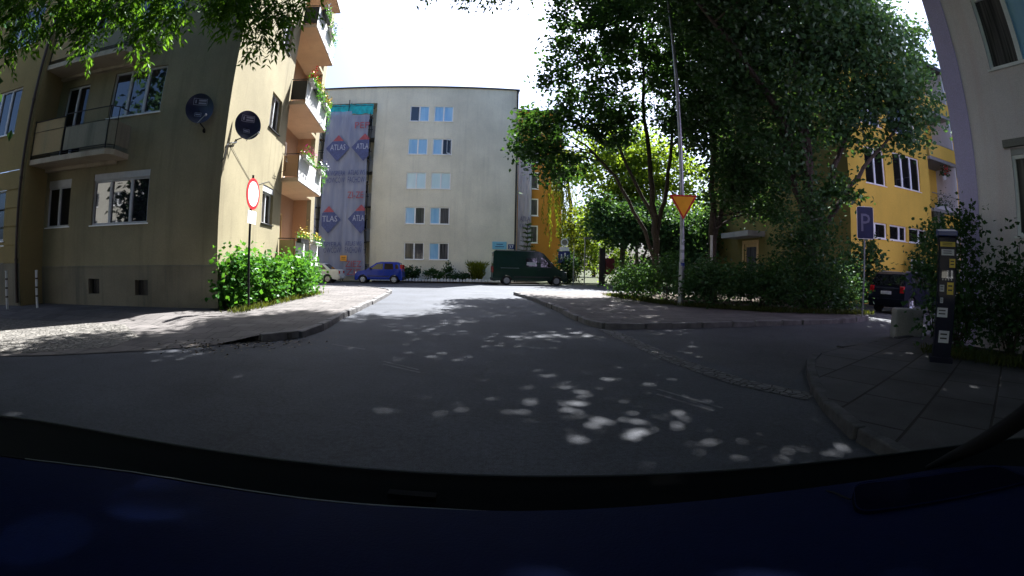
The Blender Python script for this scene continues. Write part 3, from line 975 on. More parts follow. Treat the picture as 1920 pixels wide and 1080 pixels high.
# satellite dishes
LABEL_TOP = ((-.21, .21, .30, .312), (-.21, .21, .12, .132), (-.21, -.195, .132, .30), (.195, .21, .132, .30), (-.05, .18, .235, .285), (-.05, .18, .155, .205), (-.155, -.115, .17, .27))
LABEL_LOW = ((-.12, .08, -.12, -.11), (-.12, .08, -.235, -.225), (-.12, -.108, -.225, -.12), (.068, .08, -.225, -.12), (-.09, .05, -.19, -.15))
def dish(label, c, nrm, tilt, arm_to, arm_dir):
    c, n = Vector(c), Vector(nrm).normalized()
    t = thing('satellite_dish', c, label, 'satellite dish', 'navy satellite dishes on the corner house')
    up = Vector((0, 0, 1))
    n = (n + up * tilt).normalized()
    r_ = up.cross(n).normalized()
    u_ = n.cross(r_)
    a, b = 0.42, 0.46
    m = MB()
    rings, seg = 6, 36
    vs, fs = [], []
    for i in range(rings + 1):
        q = i / rings
        for k in range(seg):
            an = 2 * math.pi * k / seg
            vs.append(c + r_ * a * q * math.cos(an) + u_ * b * q * math.sin(an) + n * (0.09 * q * q - 0.05))
    for i in range(rings):
        for k in range(seg):
            k2 = (k + 1) % seg
            fs.append((i * seg + k, i * seg + k2, (i + 1) * seg + k2, (i + 1) * seg + k))
    vb = [v - n * 0.018 for v in vs]
    nn = len(vs)
    fb = [tuple(i + nn for i in f[::-1]) for f in fs]
    rim = [(rings * seg + k, rings * seg + (k + 1) % seg, nn + rings * seg + (k + 1) % seg, nn + rings * seg + k) for k in range(seg)]
    m.add(vs + vb, fs + fb + rim)
    m.build('reflector', M['dish'], t, smooth=True)
    # printed label: outlined box with a dark symbol and two text bars, and a small box below
    def G(x, y):
        q = min(1.0, math.hypot(x / a, y / b))
        return c + r_ * x + u_ * y + n * (0.09 * q * q - 0.05 + 0.006)
    def patch(x0, x1, y0, y1, mm):
        for i in range(4):
            xa, xb = x0 + (x1 - x0) * i / 4, x0 + (x1 - x0) * (i + 1) / 4
            mm.add([G(xa, y0), G(xb, y0), G(xb, y1), G(xa, y1)], [(0, 1, 2, 3)])
    for nm, rects in (('printed_label', LABEL_TOP), ('printed_badge', LABEL_LOW)):
        m = MB()
        for x0, x1, y0, y1 in rects:
            patch(x0, x1, y0, y1, m)
        m.build(nm, M['label'], t, fix=False)
    m = MB()
    f0 = c - u_ * (b + 0.02) - n * 0.03
    f1 = c - u_ * (b - 0.12) + n * 0.42 + r_ * arm_dir
    m.tube([f0, f0 + n * 0.12, f1], 0.013, 6)
    m.build('feed_arm', M['galv'], t)
    m = MB()
    m.tube([f1 - n * 0.04, f1 + u_ * 0.02 - n * 0.12], [0.035, 0.03], 10)
    m.build('receiver', M['stick_white'], t)
    m = MB()
    pts = [c - n * 0.05 - u_ * 0.05, c - n * 0.14 - u_ * 0.30, Vector(arm_to) + n * 0.12, Vector(arm_to)]
    m.tube(pts, 0.02, 8)
    m.disc(Vector(arm_to), n, 0.07, 0.02, 10)
    m.build('wall_bracket', M['dark_iron'], t)
dish('navy satellite dish on the shaded grey gable, left of the corner', FW(-0.83, 5.62, -0.32), FW(0, 0, -1) - FW(0, 0, 0) + (FW(1, 0, 0) - FW(0, 0, 0)) * 0.55, 0.12, FW(-0.72, 5.05, 0), 0.22)
dish('navy satellite dish on the sunlit cream wall, right of the corner', FE(0.72, 5.35, -0.36), (FE(0, 0, -1) - FE(0, 0, 0)) * 0.75 - (FE(1, 0, 0) - FE(0, 0, 0)) * 0.9, 0.12, FE(0.72, 4.88, 0), 0.25)
m = MB()
pts = [FE(0.75, 4.86, -0.05), FE(0.3, 4.72, -0.04), FE(0.1, 4.62, -0.03), FE(-0.02, 4.2, -0.03), FW(-0.03, 4.12, -0.03)]
m.tube(pts, 0.018, 6)
m.tube([FE(0.35, 4.72, -0.02), FE(1.4, 4.3, -0.012), FE(2.6, 3.86, -0.012), FE(4.2, 3.55 + .75, -0.012), FE(5.6, 4.0, -0.012)], 0.006, 5)
tag(m.build('aerial_cable', M['black']), 'thin dark cable looping from the sunlit dish round the house corner', 'cable')
m = MB()
for i, (dx, dz) in enumerate(((0, 0.2), (0.1, 0.12), (-0.12, 0.1))):
    m.tube([FE(5.1 + dx, 5.15 + dz, -0.3), FE(5.45 + dx, 5.15 + dz, -0.3)], 0.008, 5)
m.tube([FE(5.25, 5.5, -0.3), FE(5.25, 4.9, -0.28), FE(5.25, 4.8, 0)], 0.012, 6)
tag(m.build('television_aerial', M['dark_iron']), 'small dark rooftop-style aerial bracketed beside the first-floor balcony', 'aerial')

# ================================================================ neighbouring ochre house at the far left edge
N0 = FW(UL, 0, -1.12)
nh = thing('ochre_house', N0, 'ochre house with grooved ground floor at the left edge of the view', 'apartment house')
FN = face_frame(N0, 11.5)
m = MB()
nw = [(-3.0, -1.05, 5.55, 7.15), (-3.0, -1.05, 8.75, 10.35), (-3.0, -1.05, 11.95, 13.5), (-3.0, -1.05, 2.1, 3.7)]
wall_with_holes(m, FN, -14, 0, 4.3, TOP, nw[:3], 0.2)
gz = [1.4, 1.95, 2.53, 3.1, 3.68, 4.3]
for a, b in zip(gz, gz[1:]):
    wall_with_holes(m, FN, -14, 0, a + 0.02, b - 0.02, [(-3.0, -1.05, max(a, 2.1) - .01 if a >= 1.95 else 9, min(b, 3.7))] if a >= 1.95 and a < 3.6 else [], 0.2)
    for q, s in ((a + 0.02, -1), (b - 0.02, 1)):
        m.add([FN(-14, q, 0), FN(0, q, 0), FN(0, q, 0.04), FN(-14, q, 0.04)], [(0, 1, 2, 3)])
m.fquad(FN, -14, -3.0, 1.4, 4.3, 0.04)
m.fquad(FN, -1.05, 0, 1.4, 4.3, 0.04)
m.add([FN(0, 0, 0), FN(0, 0, 9), FN(0, TOP, 9), FN(0, TOP, 0)], [(0, 1, 2, 3)])
m.add([FN(-14, 0, 0), FN(-14, 0, 9), FN(-14, TOP, 9), FN(-14, TOP, 0)], [(0, 1, 2, 3)])
m.build('wall', M['ochre'], nh, fix=False)
m = MB()
m.fquad(FN, -14, 0.0, -0.1, 1.4, -0.03)
m.fquad(FN, -14, 0.0, 1.4, 1.4001, -0.03)
m.build('plinth', M['cream_base'], nh, fix=False)
m = MB()
m.fbox(FN, -14.3, 0.25, TOP, TOP + .2, -0.5, 9.2)
m.build('roof', M['roof'], nh)
for a, b, c, d in nw:
    window(nh, FN, a, b, c, d, 0.12, 3, [M['glass']] * 3, M['pvc_grey'], True, 0.0, 0.055)
m = MB()
px = [FN(-0.12, 0.2, -0.09), FN(-0.12, TOP, -0.09)]
m.tube(px, 0.055, 10)
for z in (1.5, 4.0, 6.5, 9, 11.5):
    m.disc(FN(-0.12, z, -0.09), (0, 0, 1), 0.07, 0.08, 10)
m.build('downpipe', M['rust_pipe'], nh, smooth=True)

# two pale bollard posts standing in the dark forecourt
for lab, (x, y), h in (('pale peeling post on the dark forecourt below the small shuttered window', (-13.55, 8.0), 1.05), ('pale peeling post at the foot of the brown downpipe', (-14.25, 7.2), 1.05)):
    t = thing('bollard', (x, y, 0.11), lab, 'bollard', 'pale posts on the dark forecourt')
    m = MB()
    m.tube([(x, y, 0.1), (x, y, 0.11 + h)], 0.045, 10)
    m.disc((x, y, 0.11 + h + 0.01), (0, 0, 1), 0.055, 0.03, 10)
    m.build('post', M['panel_white'], t)
    for z in (0.45, 0.7, 0.95):
        m = MB()
        m.disc((x, y, z), (0, 0, 1), 0.047, 0.05, 10)
        m.build('band', M['rust_pipe'], t)

# ================================================================ grey five-storey block across the street
B0 = (-11.5, 37.0, 0.0)
FB = face_frame(B0, 6.7)
bb = thing('apartment_block', B0, 'grey five-storey apartment block facing down the street, two columns of windows', 'apartment block')
BT = 16.85
bw = []
for k in range(5):
    z0 = 1.80 + 2.97 * k
    bw += [(2.52, 4.18, z0, z0 + 1.43), (4.61, 6.24, z0, z0 + 1.43)]
m = MB()
wall_with_holes(m, FB, -9.0, 11.85, 0.0, BT, bw + [(-5.25, -0.42, 0.4, 15.4, 1.5)], 0.16)
m.add([FB(11.85, 0, 0), FB(11.85, 0, 11), FB(11.85, BT, 11), FB(11.85, BT, 0)], [(0, 1, 2, 3)])
m.add([FB(-9, 0, 0), FB(-9, 0, 11), FB(-9, BT, 11), FB(-9, BT, 0)], [(0, 1, 2, 3)])
m.build('wall', M['grey_wall'], bb, fix=False)
m = MB()
m.fbox(FB, -9.1, 11.95, BT, BT + .12, -0.10, 11.1)
m.build('roof', M['roof'], bb)
G2, BL, SKYP, LC = M['glass'], M['blind'], M['painted_sky'], M['lace']
pm = {(0, 0): [LC, LC], (0, 1): [SKYP, LC], (1, 0): [SKYP, LC], (1, 1): [SKYP, LC], (2, 0): [BL, BL], (2, 1): [BL, BL], (3, 0): [SKYP, SKYP], (3, 1): [SKYP, M['glass_dark']], (4, 0): [G2, SKYP], (4, 1): [SKYP, SKYP]}
for k in range(5):
    for j in range(2):
        a, b, c, d = bw[k * 2 + j]
        window(bb, FB, a, b, c, d, 0.10, 2, pm[(k, j)], M['pvc'], True, 0.0, 0.075, open_sash=1 if (k, j) == (3, 1) else None,
               label={(2, 0): 'window with pale blinds pulled down', (2, 1): 'window with pale blinds pulled down', (3, 1): 'window with its right sash standing open'}.get((k, j)))
# loggia floors behind the scaffold
for k in range(6):
    z = 0.4 + 2.97 * k
    if z < 15:
        m = MB()
        m.fbox(FB, -5.24, -0.43, z - 0.08, z + 0.10, 0.02, 1.49)
        m.fbox(FB, -5.24, -0.43, z + 0.10, z + 1.0, 0.03, 0.09)
        m.build('loggia_parapet', M['concrete'], bb)
        FD = lambda u, v, d=0.0: FB(u, v, 1.5 + d)
        for a, b in ((-4.6, -3.1), (-2.5, -1.0)):
            if z + 2.5 < 15.2:
                window(bb, FD, a, b, z + 0.9, z + 2.4, -0.04, 2, [LC, M['glass_dark']], M['pvc'], False, 0.0, 0.07)
# scaffold with planks, netting and tarpaulin
sc_t = thing('scaffold', FB(-2.8, 0, -0.9), 'steel scaffold with plank decks in front of the loggias of the grey block', 'scaffold')
m = MB()
for u in (-6.3, -4.75, -2.7, -0.75):
    for d in (-0.15, -0.95):
        m.tube([FB(u, 0, d), FB(u, 15.4 if u < -1 else 14.2, d)], 0.035, 6)
for k in range(8):
    z = 0.2 + 1.95 * k
    for d in (-0.15, -0.95):
        m.tube([FB(-6.5, z + 1.0, d), FB(-0.6, z + 1.0, d)], 0.028, 6)
    for u in (-6.3, -4.75, -2.7, -0.75):
        m.tube([FB(u, z, -0.15), FB(u, z, -0.95)], 0.028, 6)
for k in range(7):
    m.tube([FB(-6.3 if k % 2 else -4.75, 0.2 + 1.95 * k, -0.95), FB(-4.75 if k % 2 else -6.3, 2.15 + 1.95 * k, -0.95)], 0.022, 6)
m.build('tube_frame', M['dark_iron'], sc_t)
for k in range(1, 8):
    m = MB()
    z = 0.2 + 1.95 * k
    for q in range(3):
        m.fbox(FB, -6.45, -0.65, z + 0.03, z + 0.075, -0.9 + 0.25 * q, -0.9 + 0.25 * q + 0.23)
    m.build('plank_deck', M['plank'], sc_t)

def net(label, u0, u1, z0, z1, d, seed, shift=0.0):
    rg = random.Random(seed)
    t = thing('scaffold_net', FB((u0 + u1) / 2, z0, d), label, 'scaffold net', 'printed nets on the scaffold')
    m = MB()
    nu, nz = 22, 40
    ph = [rg.uniform(0, 6) for _ in range(6)]
    def P(u, z):
        w = 0.05 * math.sin(u * 5 + ph[0] + 0.3 * z) + 0.03 * math.sin(u * 11 + ph[1]) + 0.03 * math.sin(z * 1.4 + ph[2])
        taper = 0.06 * (z1 - z) / (z1 - z0) * (z1 - z0) * 0.35
        uu = u + taper * (u - u0) / (u1 - u0) * 0.6 + 0.05 * math.sin(z * 0.9 + ph[3])
        return uu, z, d + w
    vs = []
    for j in range(nz + 1):
        for i in range(nu + 1):
            uu, z, dd = P(u0 + (u1 - u0) * i / nu, z0 + (z1 - z0) * j / nz)
            vs.append(FB(uu, z, dd))
    fs = [(j * (nu + 1) + i, j * (nu + 1) + i + 1, (j + 1) * (nu + 1) + i + 1, (j + 1) * (nu + 1) + i) for j in range(nz) for i in range(nu)]
    m.add(vs, fs)
    m.build('net_sheet', M['net'], t, smooth=True, fix=False)
    return t, P

def print_on(t, s, u, z, h, d, mat, width):
    text_mesh('lettering', s, FB, u, z, h, d, mat, t, width, 0.004)

def diamond(t, u, z, r, d, s, u_max=99, u_min=-99):
    """navy lozenge with a red cap, the maker's name across it"""
    def clip(poly):
        out = poly
        for lim, sgn in ((u_max, 1), (u_min, -1)):
            res = []
            for i in range(len(out)):
                a, b = out[i], out[(i + 1) % len(out)]
                ia, ib = (lim - a[0]) * sgn >= 0, (lim - b[0]) * sgn >= 0
                if ia:
                    res.append(a)
                if ia != ib:
                    q = (lim - a[0]) / (b[0] - a[0])
                    res.append((lim, a[1] + (b[1] - a[1]) * q))
            out = res
        return out
    rz = r * 1.08
    for nm, poly, mt in (('red_cap', [(u - 0.45 * r, z + 0.55 * rz), (u + 0.45 * r, z + 0.55 * rz), (u, z + rz)], M['print_red']),
                         ('lozenge', [(u - r, z), (u, z - rz), (u + r, z), (u + 0.47 * r, z + 0.53 * rz), (u - 0.47 * r, z + 0.53 * rz)], M['print_navy'])):
        p = clip(poly)
        if len(p) > 2:
            m = MB()
            m.add([FB(a, b, d) for a, b in p], [tuple(range(len(p)))])
            m.build(nm, mt, t, fix=False)
    text_mesh('lettering', s, FB, max(u - 0.62 * r, u_min + .05), z - 0.16, 0.48, d - 0.006, M['print_white'], t, min(1.25 * r, u_max - max(u - 0.62 * r, u_min + .05) - 0.03))

n1, P1 = net('grey-lilac printed net on the scaffold, left strip behind the silver car', -4.55, -2.40, 0.5, 14.3, -1.08, 1)
n2, P2 = net('grey-lilac printed net on the scaffold, right strip above the blue car', -2.42, -0.80, 0.4, 13.95, -1.12, 2)
DP = -1.27
diamond(n1, -3.30, 11.0, 1.05, DP, 'ATLAS')
diamond(n2, -1.02, 11.05, 1.10, DP, 'ATLA', u_max=-0.62, u_min=-2.3)
print_on(n2, 'PEP', -1.95, 12.7, 0.55, DP, M['print_red'], 1.25)
print_on(n1, 'AS WSPIERA', -4.25, 8.65, 0.42, DP, M['print_navy'], 1.75)
print_on(n1, 'HOWCÓW', -4.15, 8.05, 0.45, DP, M['print_navy'], 1.65)
print_on(n2, 'ATLAS WS', -2.25, 8.70, 0.42, DP, M['print_navy'], 1.45)
print_on(n2, 'FACHOW', -2.25, 8.05, 0.50, DP, M['print_navy'], 1.45)
print_on(n2, 'ZI-ZE', -2.2, 6.75, 0.55, DP, M['print_red'], 1.35)
diamond(n1, -3.75, 5.0, 1.05, DP, 'TLAS', u_min=-4.35)
diamond(n2, -0.98, 5.05, 1.10, DP, 'ATLA', u_max=-0.66, u_min=-2.3)
print_on(n1, 'SPIERA', -4.1, 2.80, 0.36, DP, M['print_navy'], 1.5)
print_on(n1, 'OWCÓW', -4.1, 2.28, 0.45, DP, M['print_navy'], 1.5)
print_on(n2, 'ATLAS WS', -2.25, 2.86, 0.38, DP, M['print_navy'], 1.4)
print_on(n2, 'FACHOW', -2.25, 2.28, 0.48, DP, M['print_navy'], 1.4)
print_on(n2, 'ZIEZ', -2.2, 1.15, 0.5, DP, M['print_red'], 1.35)
print_on(n2, 'ZIE', -2.1, -0.05 + 0.55, 0.5, DP, M['print_red'], 1.2)
n3, P3 = net('dark narrow net strip on the scaffold beside the cream house', -6.2, -5.15, 0.6, 14.0, -1.0, 3)
m = MB()
for i in range(24):
    u = -4.7 + 4.1 * i / 24
    m.add([FB(u, 14.15 + .05 * math.sin(i), -0.75 + .05 * math.sin(i * 2.1)), FB(u + 4.1 / 24, 14.15 + .05 * math.sin(i + 1), -0.75 + .05 * math.sin(i * 2.1 + 2.1)), FB(u + 4.1 / 24, 15.05 + .04 * math.sin(i * 1.7 + 1.7), -0.72), FB(u, 15.05 + .04 * math.sin(i * 1.7), -0.72)], [(0, 1, 2, 3)])
tag(m.build('tarpaulin', M['teal'], fix=False), 'teal tarpaulin strip across the top of the scaffold', 'tarpaulin')
t = thing('warning_plate', FB(-2.35, 1.75, -1.3), 'small orange warning plate on the lower part of the scaffold net', 'sign')
m = MB()
m.fbox(FB, -2.62, -2.08, 1.62, 2.08, -1.32, -1.30)
m.build('plate', M['sign_orange'], t)
m = MB()
for q in range(2):
    m.fbox(FB, -2.52, -2.18, 1.76 + q * .13, 1.81 + q * .13, -1.325, -1.321)
m.build('print', M['black'], t)
# street-name board and house-number plate on the grey wall
t = thing('street_name_board', FB(10.55, 2.95, -0.05), 'pale cyan street-name board on the grey wall above the van roof', 'sign')
m = MB()
m.fbox(FB, 9.85, 11.05, 2.78, 3.42, -0.07, -0.02)
m.build('board', M['sign_cyan'], t, bevel=0.02)
m = MB()
for q, (a, b) in enumerate(((10.1, 10.85), (10.2, 10.75))):
    m.fbox(FB, a, b, 2.97 + q * .2, 3.03 + q * .2, -0.074, -0.071)
m.build('print', M['sign_blue'], t)
t = thing('house_number_plate', FB(11.4, 2.95, -0.05), 'small dark house-number plate at the right edge of the grey wall', 'sign')
m = MB()
m.fbox(FB, 11.18, 11.72, 2.80, 3.22, -0.06, -0.02)
m.build('plate', M['sign_blue'], t)
text_mesh('lettering', '37', FB, 11.26, 2.87, 0.27, -0.062, M['sign_white'], t, 0.36)
# downpipe at the right corner
m = MB()
m.tube([FB(11.75, 0.1, -0.12), FB(11.75, BT, -0.12)], 0.07, 8)
m.build('downpipe', M['dark_iron'], bb, smooth=True)

# planted strip in front of the block with a low edging of round stones
sheet('garden_ground', [tuple(FB(0.2, 0, -0.02).xy), tuple(FB(0.2, 0, -2.2).xy), tuple(FB(13.5, 0, -2.2).xy), tuple(FB(13.5, 0, -0.02).xy)][::-1], 0.10, M['soil'], 0.1)
m = MB()
rg = random.Random(5)
for i in range(44):
    u = 0.3 + i * 0.25
    r = rg.uniform(.09, .14)
    p = FB(u, 0.10, -2.12)
    m.tube([p, p + Vector((0, 0, r * 1.3)), p + Vector((0, 0, r * 1.9))], [r, r * 0.9, r * 0.4], 7)
structure(m.build('border_kerb', M['panel_white'], smooth=True))
def at_b(u, d):
    return tuple(FB(u, 0.1, d))
shrub('garden_plant', 'dark leggy plant under the second ground-floor window of the grey block', at_b(3.2, -1.1), [((*FB(3.2, 0.75, -1.1),), (.7, .35, .5), 26, 44, .14)], M['leaf_dark'], 0.16, 41, 'plant', 'garden plants along the grey block')
shrub('garden_plant', 'low dark plant left of the bright grass clump', at_b(7.3, -1.2), [((*FB(7.2, 0.45, -1.2),), (.9, .35, .3), 26, 44, .13)], M['leaf_dark'], 0.15, 42, 'plant', 'garden plants along the grey block')
shrub('garden_plant', 'spiky plant with purplish stems in the strip between the windows', at_b(5.2, -1.1), [((*FB(5.1, 0.6, -1.1),), (.8, .35, .4), 24, 44, .13), ((*FB(6.2, 1.0, -.9),), (.28, .25, .7), 12, 36, .12)], M['leaf_hedge'], 0.16, 43, 'plant', 'garden plants along the grey block')
rgn = np.random.default_rng(9)
base = FB(8.6, 0.1, -1.2)
gp = thing('ornamental_grass', base, 'bright yellow-green arching grass clump left of the dark green van', 'plant')
st, dr = [], []
for _ in range(900):
    an, sp = rgn.uniform(0, 6.28), rgn.uniform(0, 1) ** 0.7
    h = rgn.uniform(0.05, 1.35)
    st.append((base.x + math.cos(an) * sp * 0.85 * (0.35 + h * .5), base.y + math.sin(an) * sp * 0.6 * (0.35 + h * .5), 0.1 + h))
    dr.append((math.cos(an) * sp * 0.8, math.sin(an) * sp * 0.8, 1.2))
leaf_mesh('foliage', st, 0.42, M['leaf_yellow'], gp, 9, 0.0, 0.07, dr)

# ================================================================ orange house further down the side street
O0 = (0.2, 50.0, 0.0)
FO = face_frame(O0, 7)
oh = thing('orange_house', O0, 'orange rendered house beyond the grey block, two small white windows showing', 'apartment house')
m = MB()
ow = [(1.55, 2.55, 4.0 + 3.0 * k, 5.95 + 3.0 * k) for k in range(0, 5)]
ow += [(4.0, 5.0, 4.0 + 3.0 * k, 5.95 + 3.0 * k) for k in range(2, 5)]
wall_with_holes(m, FO, -2.0, 5.2, 0, 19, ow, 0.16)
m.add([FO(5.2, 0, 0), FO(5.2, 0, 10), FO(5.2, 19, 10), FO(5.2, 19, 0)], [(0, 1, 2, 3)])
m.build('wall', M['orange'], oh, fix=False)
for a, b, c, d in ow:
    window(oh, FO, a, b, c, d, 0.1, 1, [M['lace']], M['pvc'], True, 0.0, 0.13)
m = MB()
m.fbox(FO, -2.2, 5.4, 19, 19.25, -0.2, 10)
m.build('roof', M['roof'], oh)
t = thing('scaffold_net', FO(0.75, 0, -0.9), 'pale lilac net on the scaffold at the corner of the orange house', 'scaffold net', 'printed nets on the scaffold')
m = MB()
for j in range(14):
    for i in range(6):
        P = lambda a, b: FO(0.15 + a * 0.24, 1 + b * 1.0, -0.8 + 0.06 * math.sin(a * 2 + b * .7))
        m.add([P(i, j), P(i + 1, j), P(i + 1, j + 1), P(i, j + 1)], [(0, 1, 2, 3)])
m.build('net_sheet', M['net'], t, fix=False)
text_mesh('lettering', 'ATLA', FO, 0.4, 6.3, 0.5, -0.93, M['print_navy'], t, 1.1)
text_mesh('lettering', 'FACH', FO, 0.4, 5.5, 0.5, -0.93, M['print_navy'], t, 1.1)
m = MB()
for u in (0.05, 1.62):
    m.tube([FO(u, 0, -0.75), FO(u, 16, -0.75)], 0.05, 6)
for z in (9.2, 12.0, 14.2):
    m.tube([FO(0.05, z, -0.75), FO(1.62, z, -0.75)], 0.05, 6)
m.tube([FO(0.05, 9.4, -0.74), FO(1.62, 12.0, -0.74)], 0.04, 6)
m.build('pole_frame', M['galv'], t)

# ================================================================ yellow house on the right with its olive side wall
Y0 = (16.8, 18.5, 0.0)
yh = thing('yellow_house', Y0, 'yellow house behind the trees with an olive side wall and a strip of low windows', 'apartment house')
FY = face_frame(Y0, 3)
FYs = face_frame(Vector(Y0), 93)       # u backwards, away from the camera
YT = 15.0
yw = [(1.40, 3.15, 6.28, 8.3), (3.95, 6.70, 6.42, 8.4), (1.40, 3.15, 9.6, 11.6), (3.95, 6.70, 9.6, 11.6), (0.55, 3.05, 3.42, 4.25), (3.3, 4.95, 3.42, 4.25), (5.2, 7.1, 3.42, 4.25), (5.5, 6.6, 0.1, 2.35)]
m = MB()
wall_with_holes(m, FY, 0, 7.75, 0, YT, yw, 0.2)
m.add([FY(7.75, 0, 0), FY(7.75, 0, 1.6), FY(7.75, YT, 1.6), FY(7.75, YT, 0)], [(0, 1, 2, 3)])
m.build('wall', M['yellow'], yh, fix=False)
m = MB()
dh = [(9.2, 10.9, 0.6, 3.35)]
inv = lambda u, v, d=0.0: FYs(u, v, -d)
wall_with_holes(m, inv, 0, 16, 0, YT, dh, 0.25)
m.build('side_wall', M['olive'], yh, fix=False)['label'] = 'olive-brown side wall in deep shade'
m = MB()
m.fbox(FY, -0.3, 14, YT, YT + .25, -0.4, 16.4)
m.build('roof', M['roof'], yh)
for i, (a, b, c, d) in enumerate(yw[:7]):
    n = 3 if i in (1, 3) else 2
    window(yh, FY, a, b, c, d, 0.15, n, [M['glass_dark']] * n, M['pvc'], True, 0.0, 0.075, ratios=[1.5, 1] if i >= 4 else None)
m = MB()
a, b, c, d = yw[7]
m.fbox(FY, a, b, c, d, 0.12, 0.17)
dd = m.build('door', M['brown_door'], yh)
m = MB()
m.fbox(FY, a - .12, a, c, d + .12, -0.03, 0.11)
m.fbox(FY, b, b + .12, c, d + .12, -0.03, 0.11)
m.fbox(FY, a, b, d, d + .12, -0.03, 0.11)
m.build('frame', M['pvc'], dd)
# recessed balcony bay
FY2 = lambda u, v, d=0.0: FY(u + 7.75, v, d + 1.6)
m = MB()
bw2 = [(0.5, 1.3, 5.8, 8.0), (3.6, 4.4, 5.8, 8.0), (0.5, 1.3, 8.9, 11.1), (3.6, 4.4, 8.9, 11.1)]
wall_with_holes(m, FY2, 0, 8, 0, YT, bw2, 0.2)
m.build('bay_wall', M['yellow'], yh, fix=False)
for a, b, c, d in bw2:
    window(yh, FY2, a, b, c, d, 0.15, 1, [M['glass_dark']], M['brown_door'], False, 0.0, 0.09)
for zs in (5.45, 8.6, 11.7):
    m = MB()
    m.fbox(FY, 7.78, 15.0, zs, zs + .2, -0.2, 1.59)
    b = m.build('balcony', M['concrete'], yh)
    m = MB()
    m.fbox(FY, 9.2, 15.0, zs - 1.25 + .2, zs - 0.05, -0.15, -0.1) if zs < 6 else m.fbox(FY, 7.85, 15.0, zs + .25, zs + 1.1, -0.15, -0.1)
    m.build('railing_panel', M['yellow'], b)
    m = MB()
    for i in range(16):
        m.tube([FY(7.85 + i * .085, zs + .2 if zs > 6 else zs - 1.1, -0.14), FY(7.85 + i * .085, zs + 1.1 if zs > 6 else zs, -0.14)], 0.012, 5)
    m.tube([FY(7.8, zs + 1.12, -0.13), FY(15, zs + 1.12, -0.13)], 0.03, 6)
    m.build('railing', M['galv'], b)
m = MB()
m.fbox(FY, 11.0, 11.2, 0, YT, -0.1, 1.59)
m.build('partition', M['panel_white'], yh)
# balcony plants and a hanging basket
for lab, u, z, pt, sd in (('bushy potted plants along the first-floor balcony of the yellow house', 9.6, 5.95, 'stick_white', 61), ('red hanging basket under the balcony ceiling of the yellow house', 9.9, 7.9, 'flower_red', 62)):
    base = FY(u, z, 0.15)
    t = thing('potted_plant', base, lab, 'potted plant')
    rg = np.random.default_rng(sd)
    wd = 1.1 if sd == 61 else 0.3
    m = MB()
    if sd == 61:
        m.fbox(FY, u - 1.0, u + 1.0, z - .25, z, 0.05, 0.25)
    else:
        m.tube([base + Vector((0, 0, -.25)), base], [.12, .18], 10)
        m.tube([base, base + Vector((0, 0, .7))], .012, 5)
    m.build('planter', M['panel_white'], t)
    leaf_mesh('leaves', [tuple(FY(u + rg.normal() * wd * .6, z + abs(rg.normal()) * .35, 0.1 + rg.normal() * .15)) for _ in range(160)], 0.15, M['leaf_dark'], t, sd)
    leaf_mesh('blossom', [tuple(FY(u + rg.normal() * wd * .5, z + abs(rg.normal()) * .3 + .1, 0.0 + rg.normal() * .15)) for _ in range(60)], 0.12, M[pt], t, sd + 1)
# side entrance with a concrete canopy
m = MB()
m.fbox(inv, 9.2, 9.32, 0.6, 3.35, 0.06, 0.16)
m.fbox(inv, 10.78, 10.9, 0.6, 3.35, 0.06, 0.16)
m.fbox(inv, 9.32, 10.78, 3.15, 3.35, 0.06, 0.16)
m.fbox(inv, 9.0, 9.197, 0.5, 3.6, -0.06, 0.02)
m.fbox(inv, 10.903, 11.1, 0.5, 3.6, -0.06, 0.02)
m.fbox(inv, 9.197, 10.903, 3.353, 3.6, -0.06, 0.02)
dd = m.build('side_door', M['wood_frame'], yh)
m = MB()
m.fquad(inv, 9.32, 10.78, 0.6, 3.15, 0.14)
m.build('pane', M['lace'], dd, fix=False)
m = MB()
m.fbox(inv, 8.2, 11.9, 3.75, 4.1, -1.4, -0.002)
m.build('canopy_slab', M['concrete'], yh)

# ================================================================ taupe house on the right edge
T0 = (8.82, 5.93, 0.0)
th = thing('taupe_house', T0, 'taupe house with a lilac corner strip at the right edge of the view', 'apartment house')
FT = face_frame(T0, -79)                   # u towards the camera, d into the house
tw = [(1.22, 2.75, 5.42, 7.05), (1.34, 2.75, 2.2, 3.82), (4.6, 6.1, 5.42, 7.05), (4.6, 6.1, 2.2, 3.82), (1.22, 2.75, 8.6, 10.2)]
m = MB()
wall_with_holes(m, FT, 0.45, 20, 0, 15, tw, 0.14)
m.build('wall', M['taupe'], th, fix=False)
m = MB()
m.fbox(FT, -0.02, 0.448, 0, 15, -0.03, 0.5)
m.build('corner_strip', M['lilac'], th)
m = MB()
m.add([FT(0, 0, 0.5), FT(0, 0, 10), FT(0, 15, 10), FT(0, 15, 0.5)], [(0, 1, 2, 3)])
m.build('gable_wall', M['lilac'], th, fix=False)
m = MB()
m.add([FT(20, 0, 0), FT(20, 0, 10), FT(20, 15, 10), FT(20, 15, 0)], [(0, 1, 2, 3)])
m.build('gable_wall', M['lilac'], th, fix=False)
m = MB()
m.fbox(FT, -0.4, 20.3, 15, 15.2, -0.5, 10.3)
m.build('roof', M['roof'], th)
for i, (a, b, c, d) in enumerate(tw):
    window(th, FT, a, b, c, d, 0.10, 2, [M['lace'], M['painted_sky']] if i != 1 else [M['lace'], M['lace']], M['pvc'], True, 0.12 if i == 1 else 0.0, 0.07)
m = MB()
m.fbox(FT, 1.2, 2.9, 3.84, 3.98, -0.10, -0.001)
m.build('window_hood', M['concrete'], th)

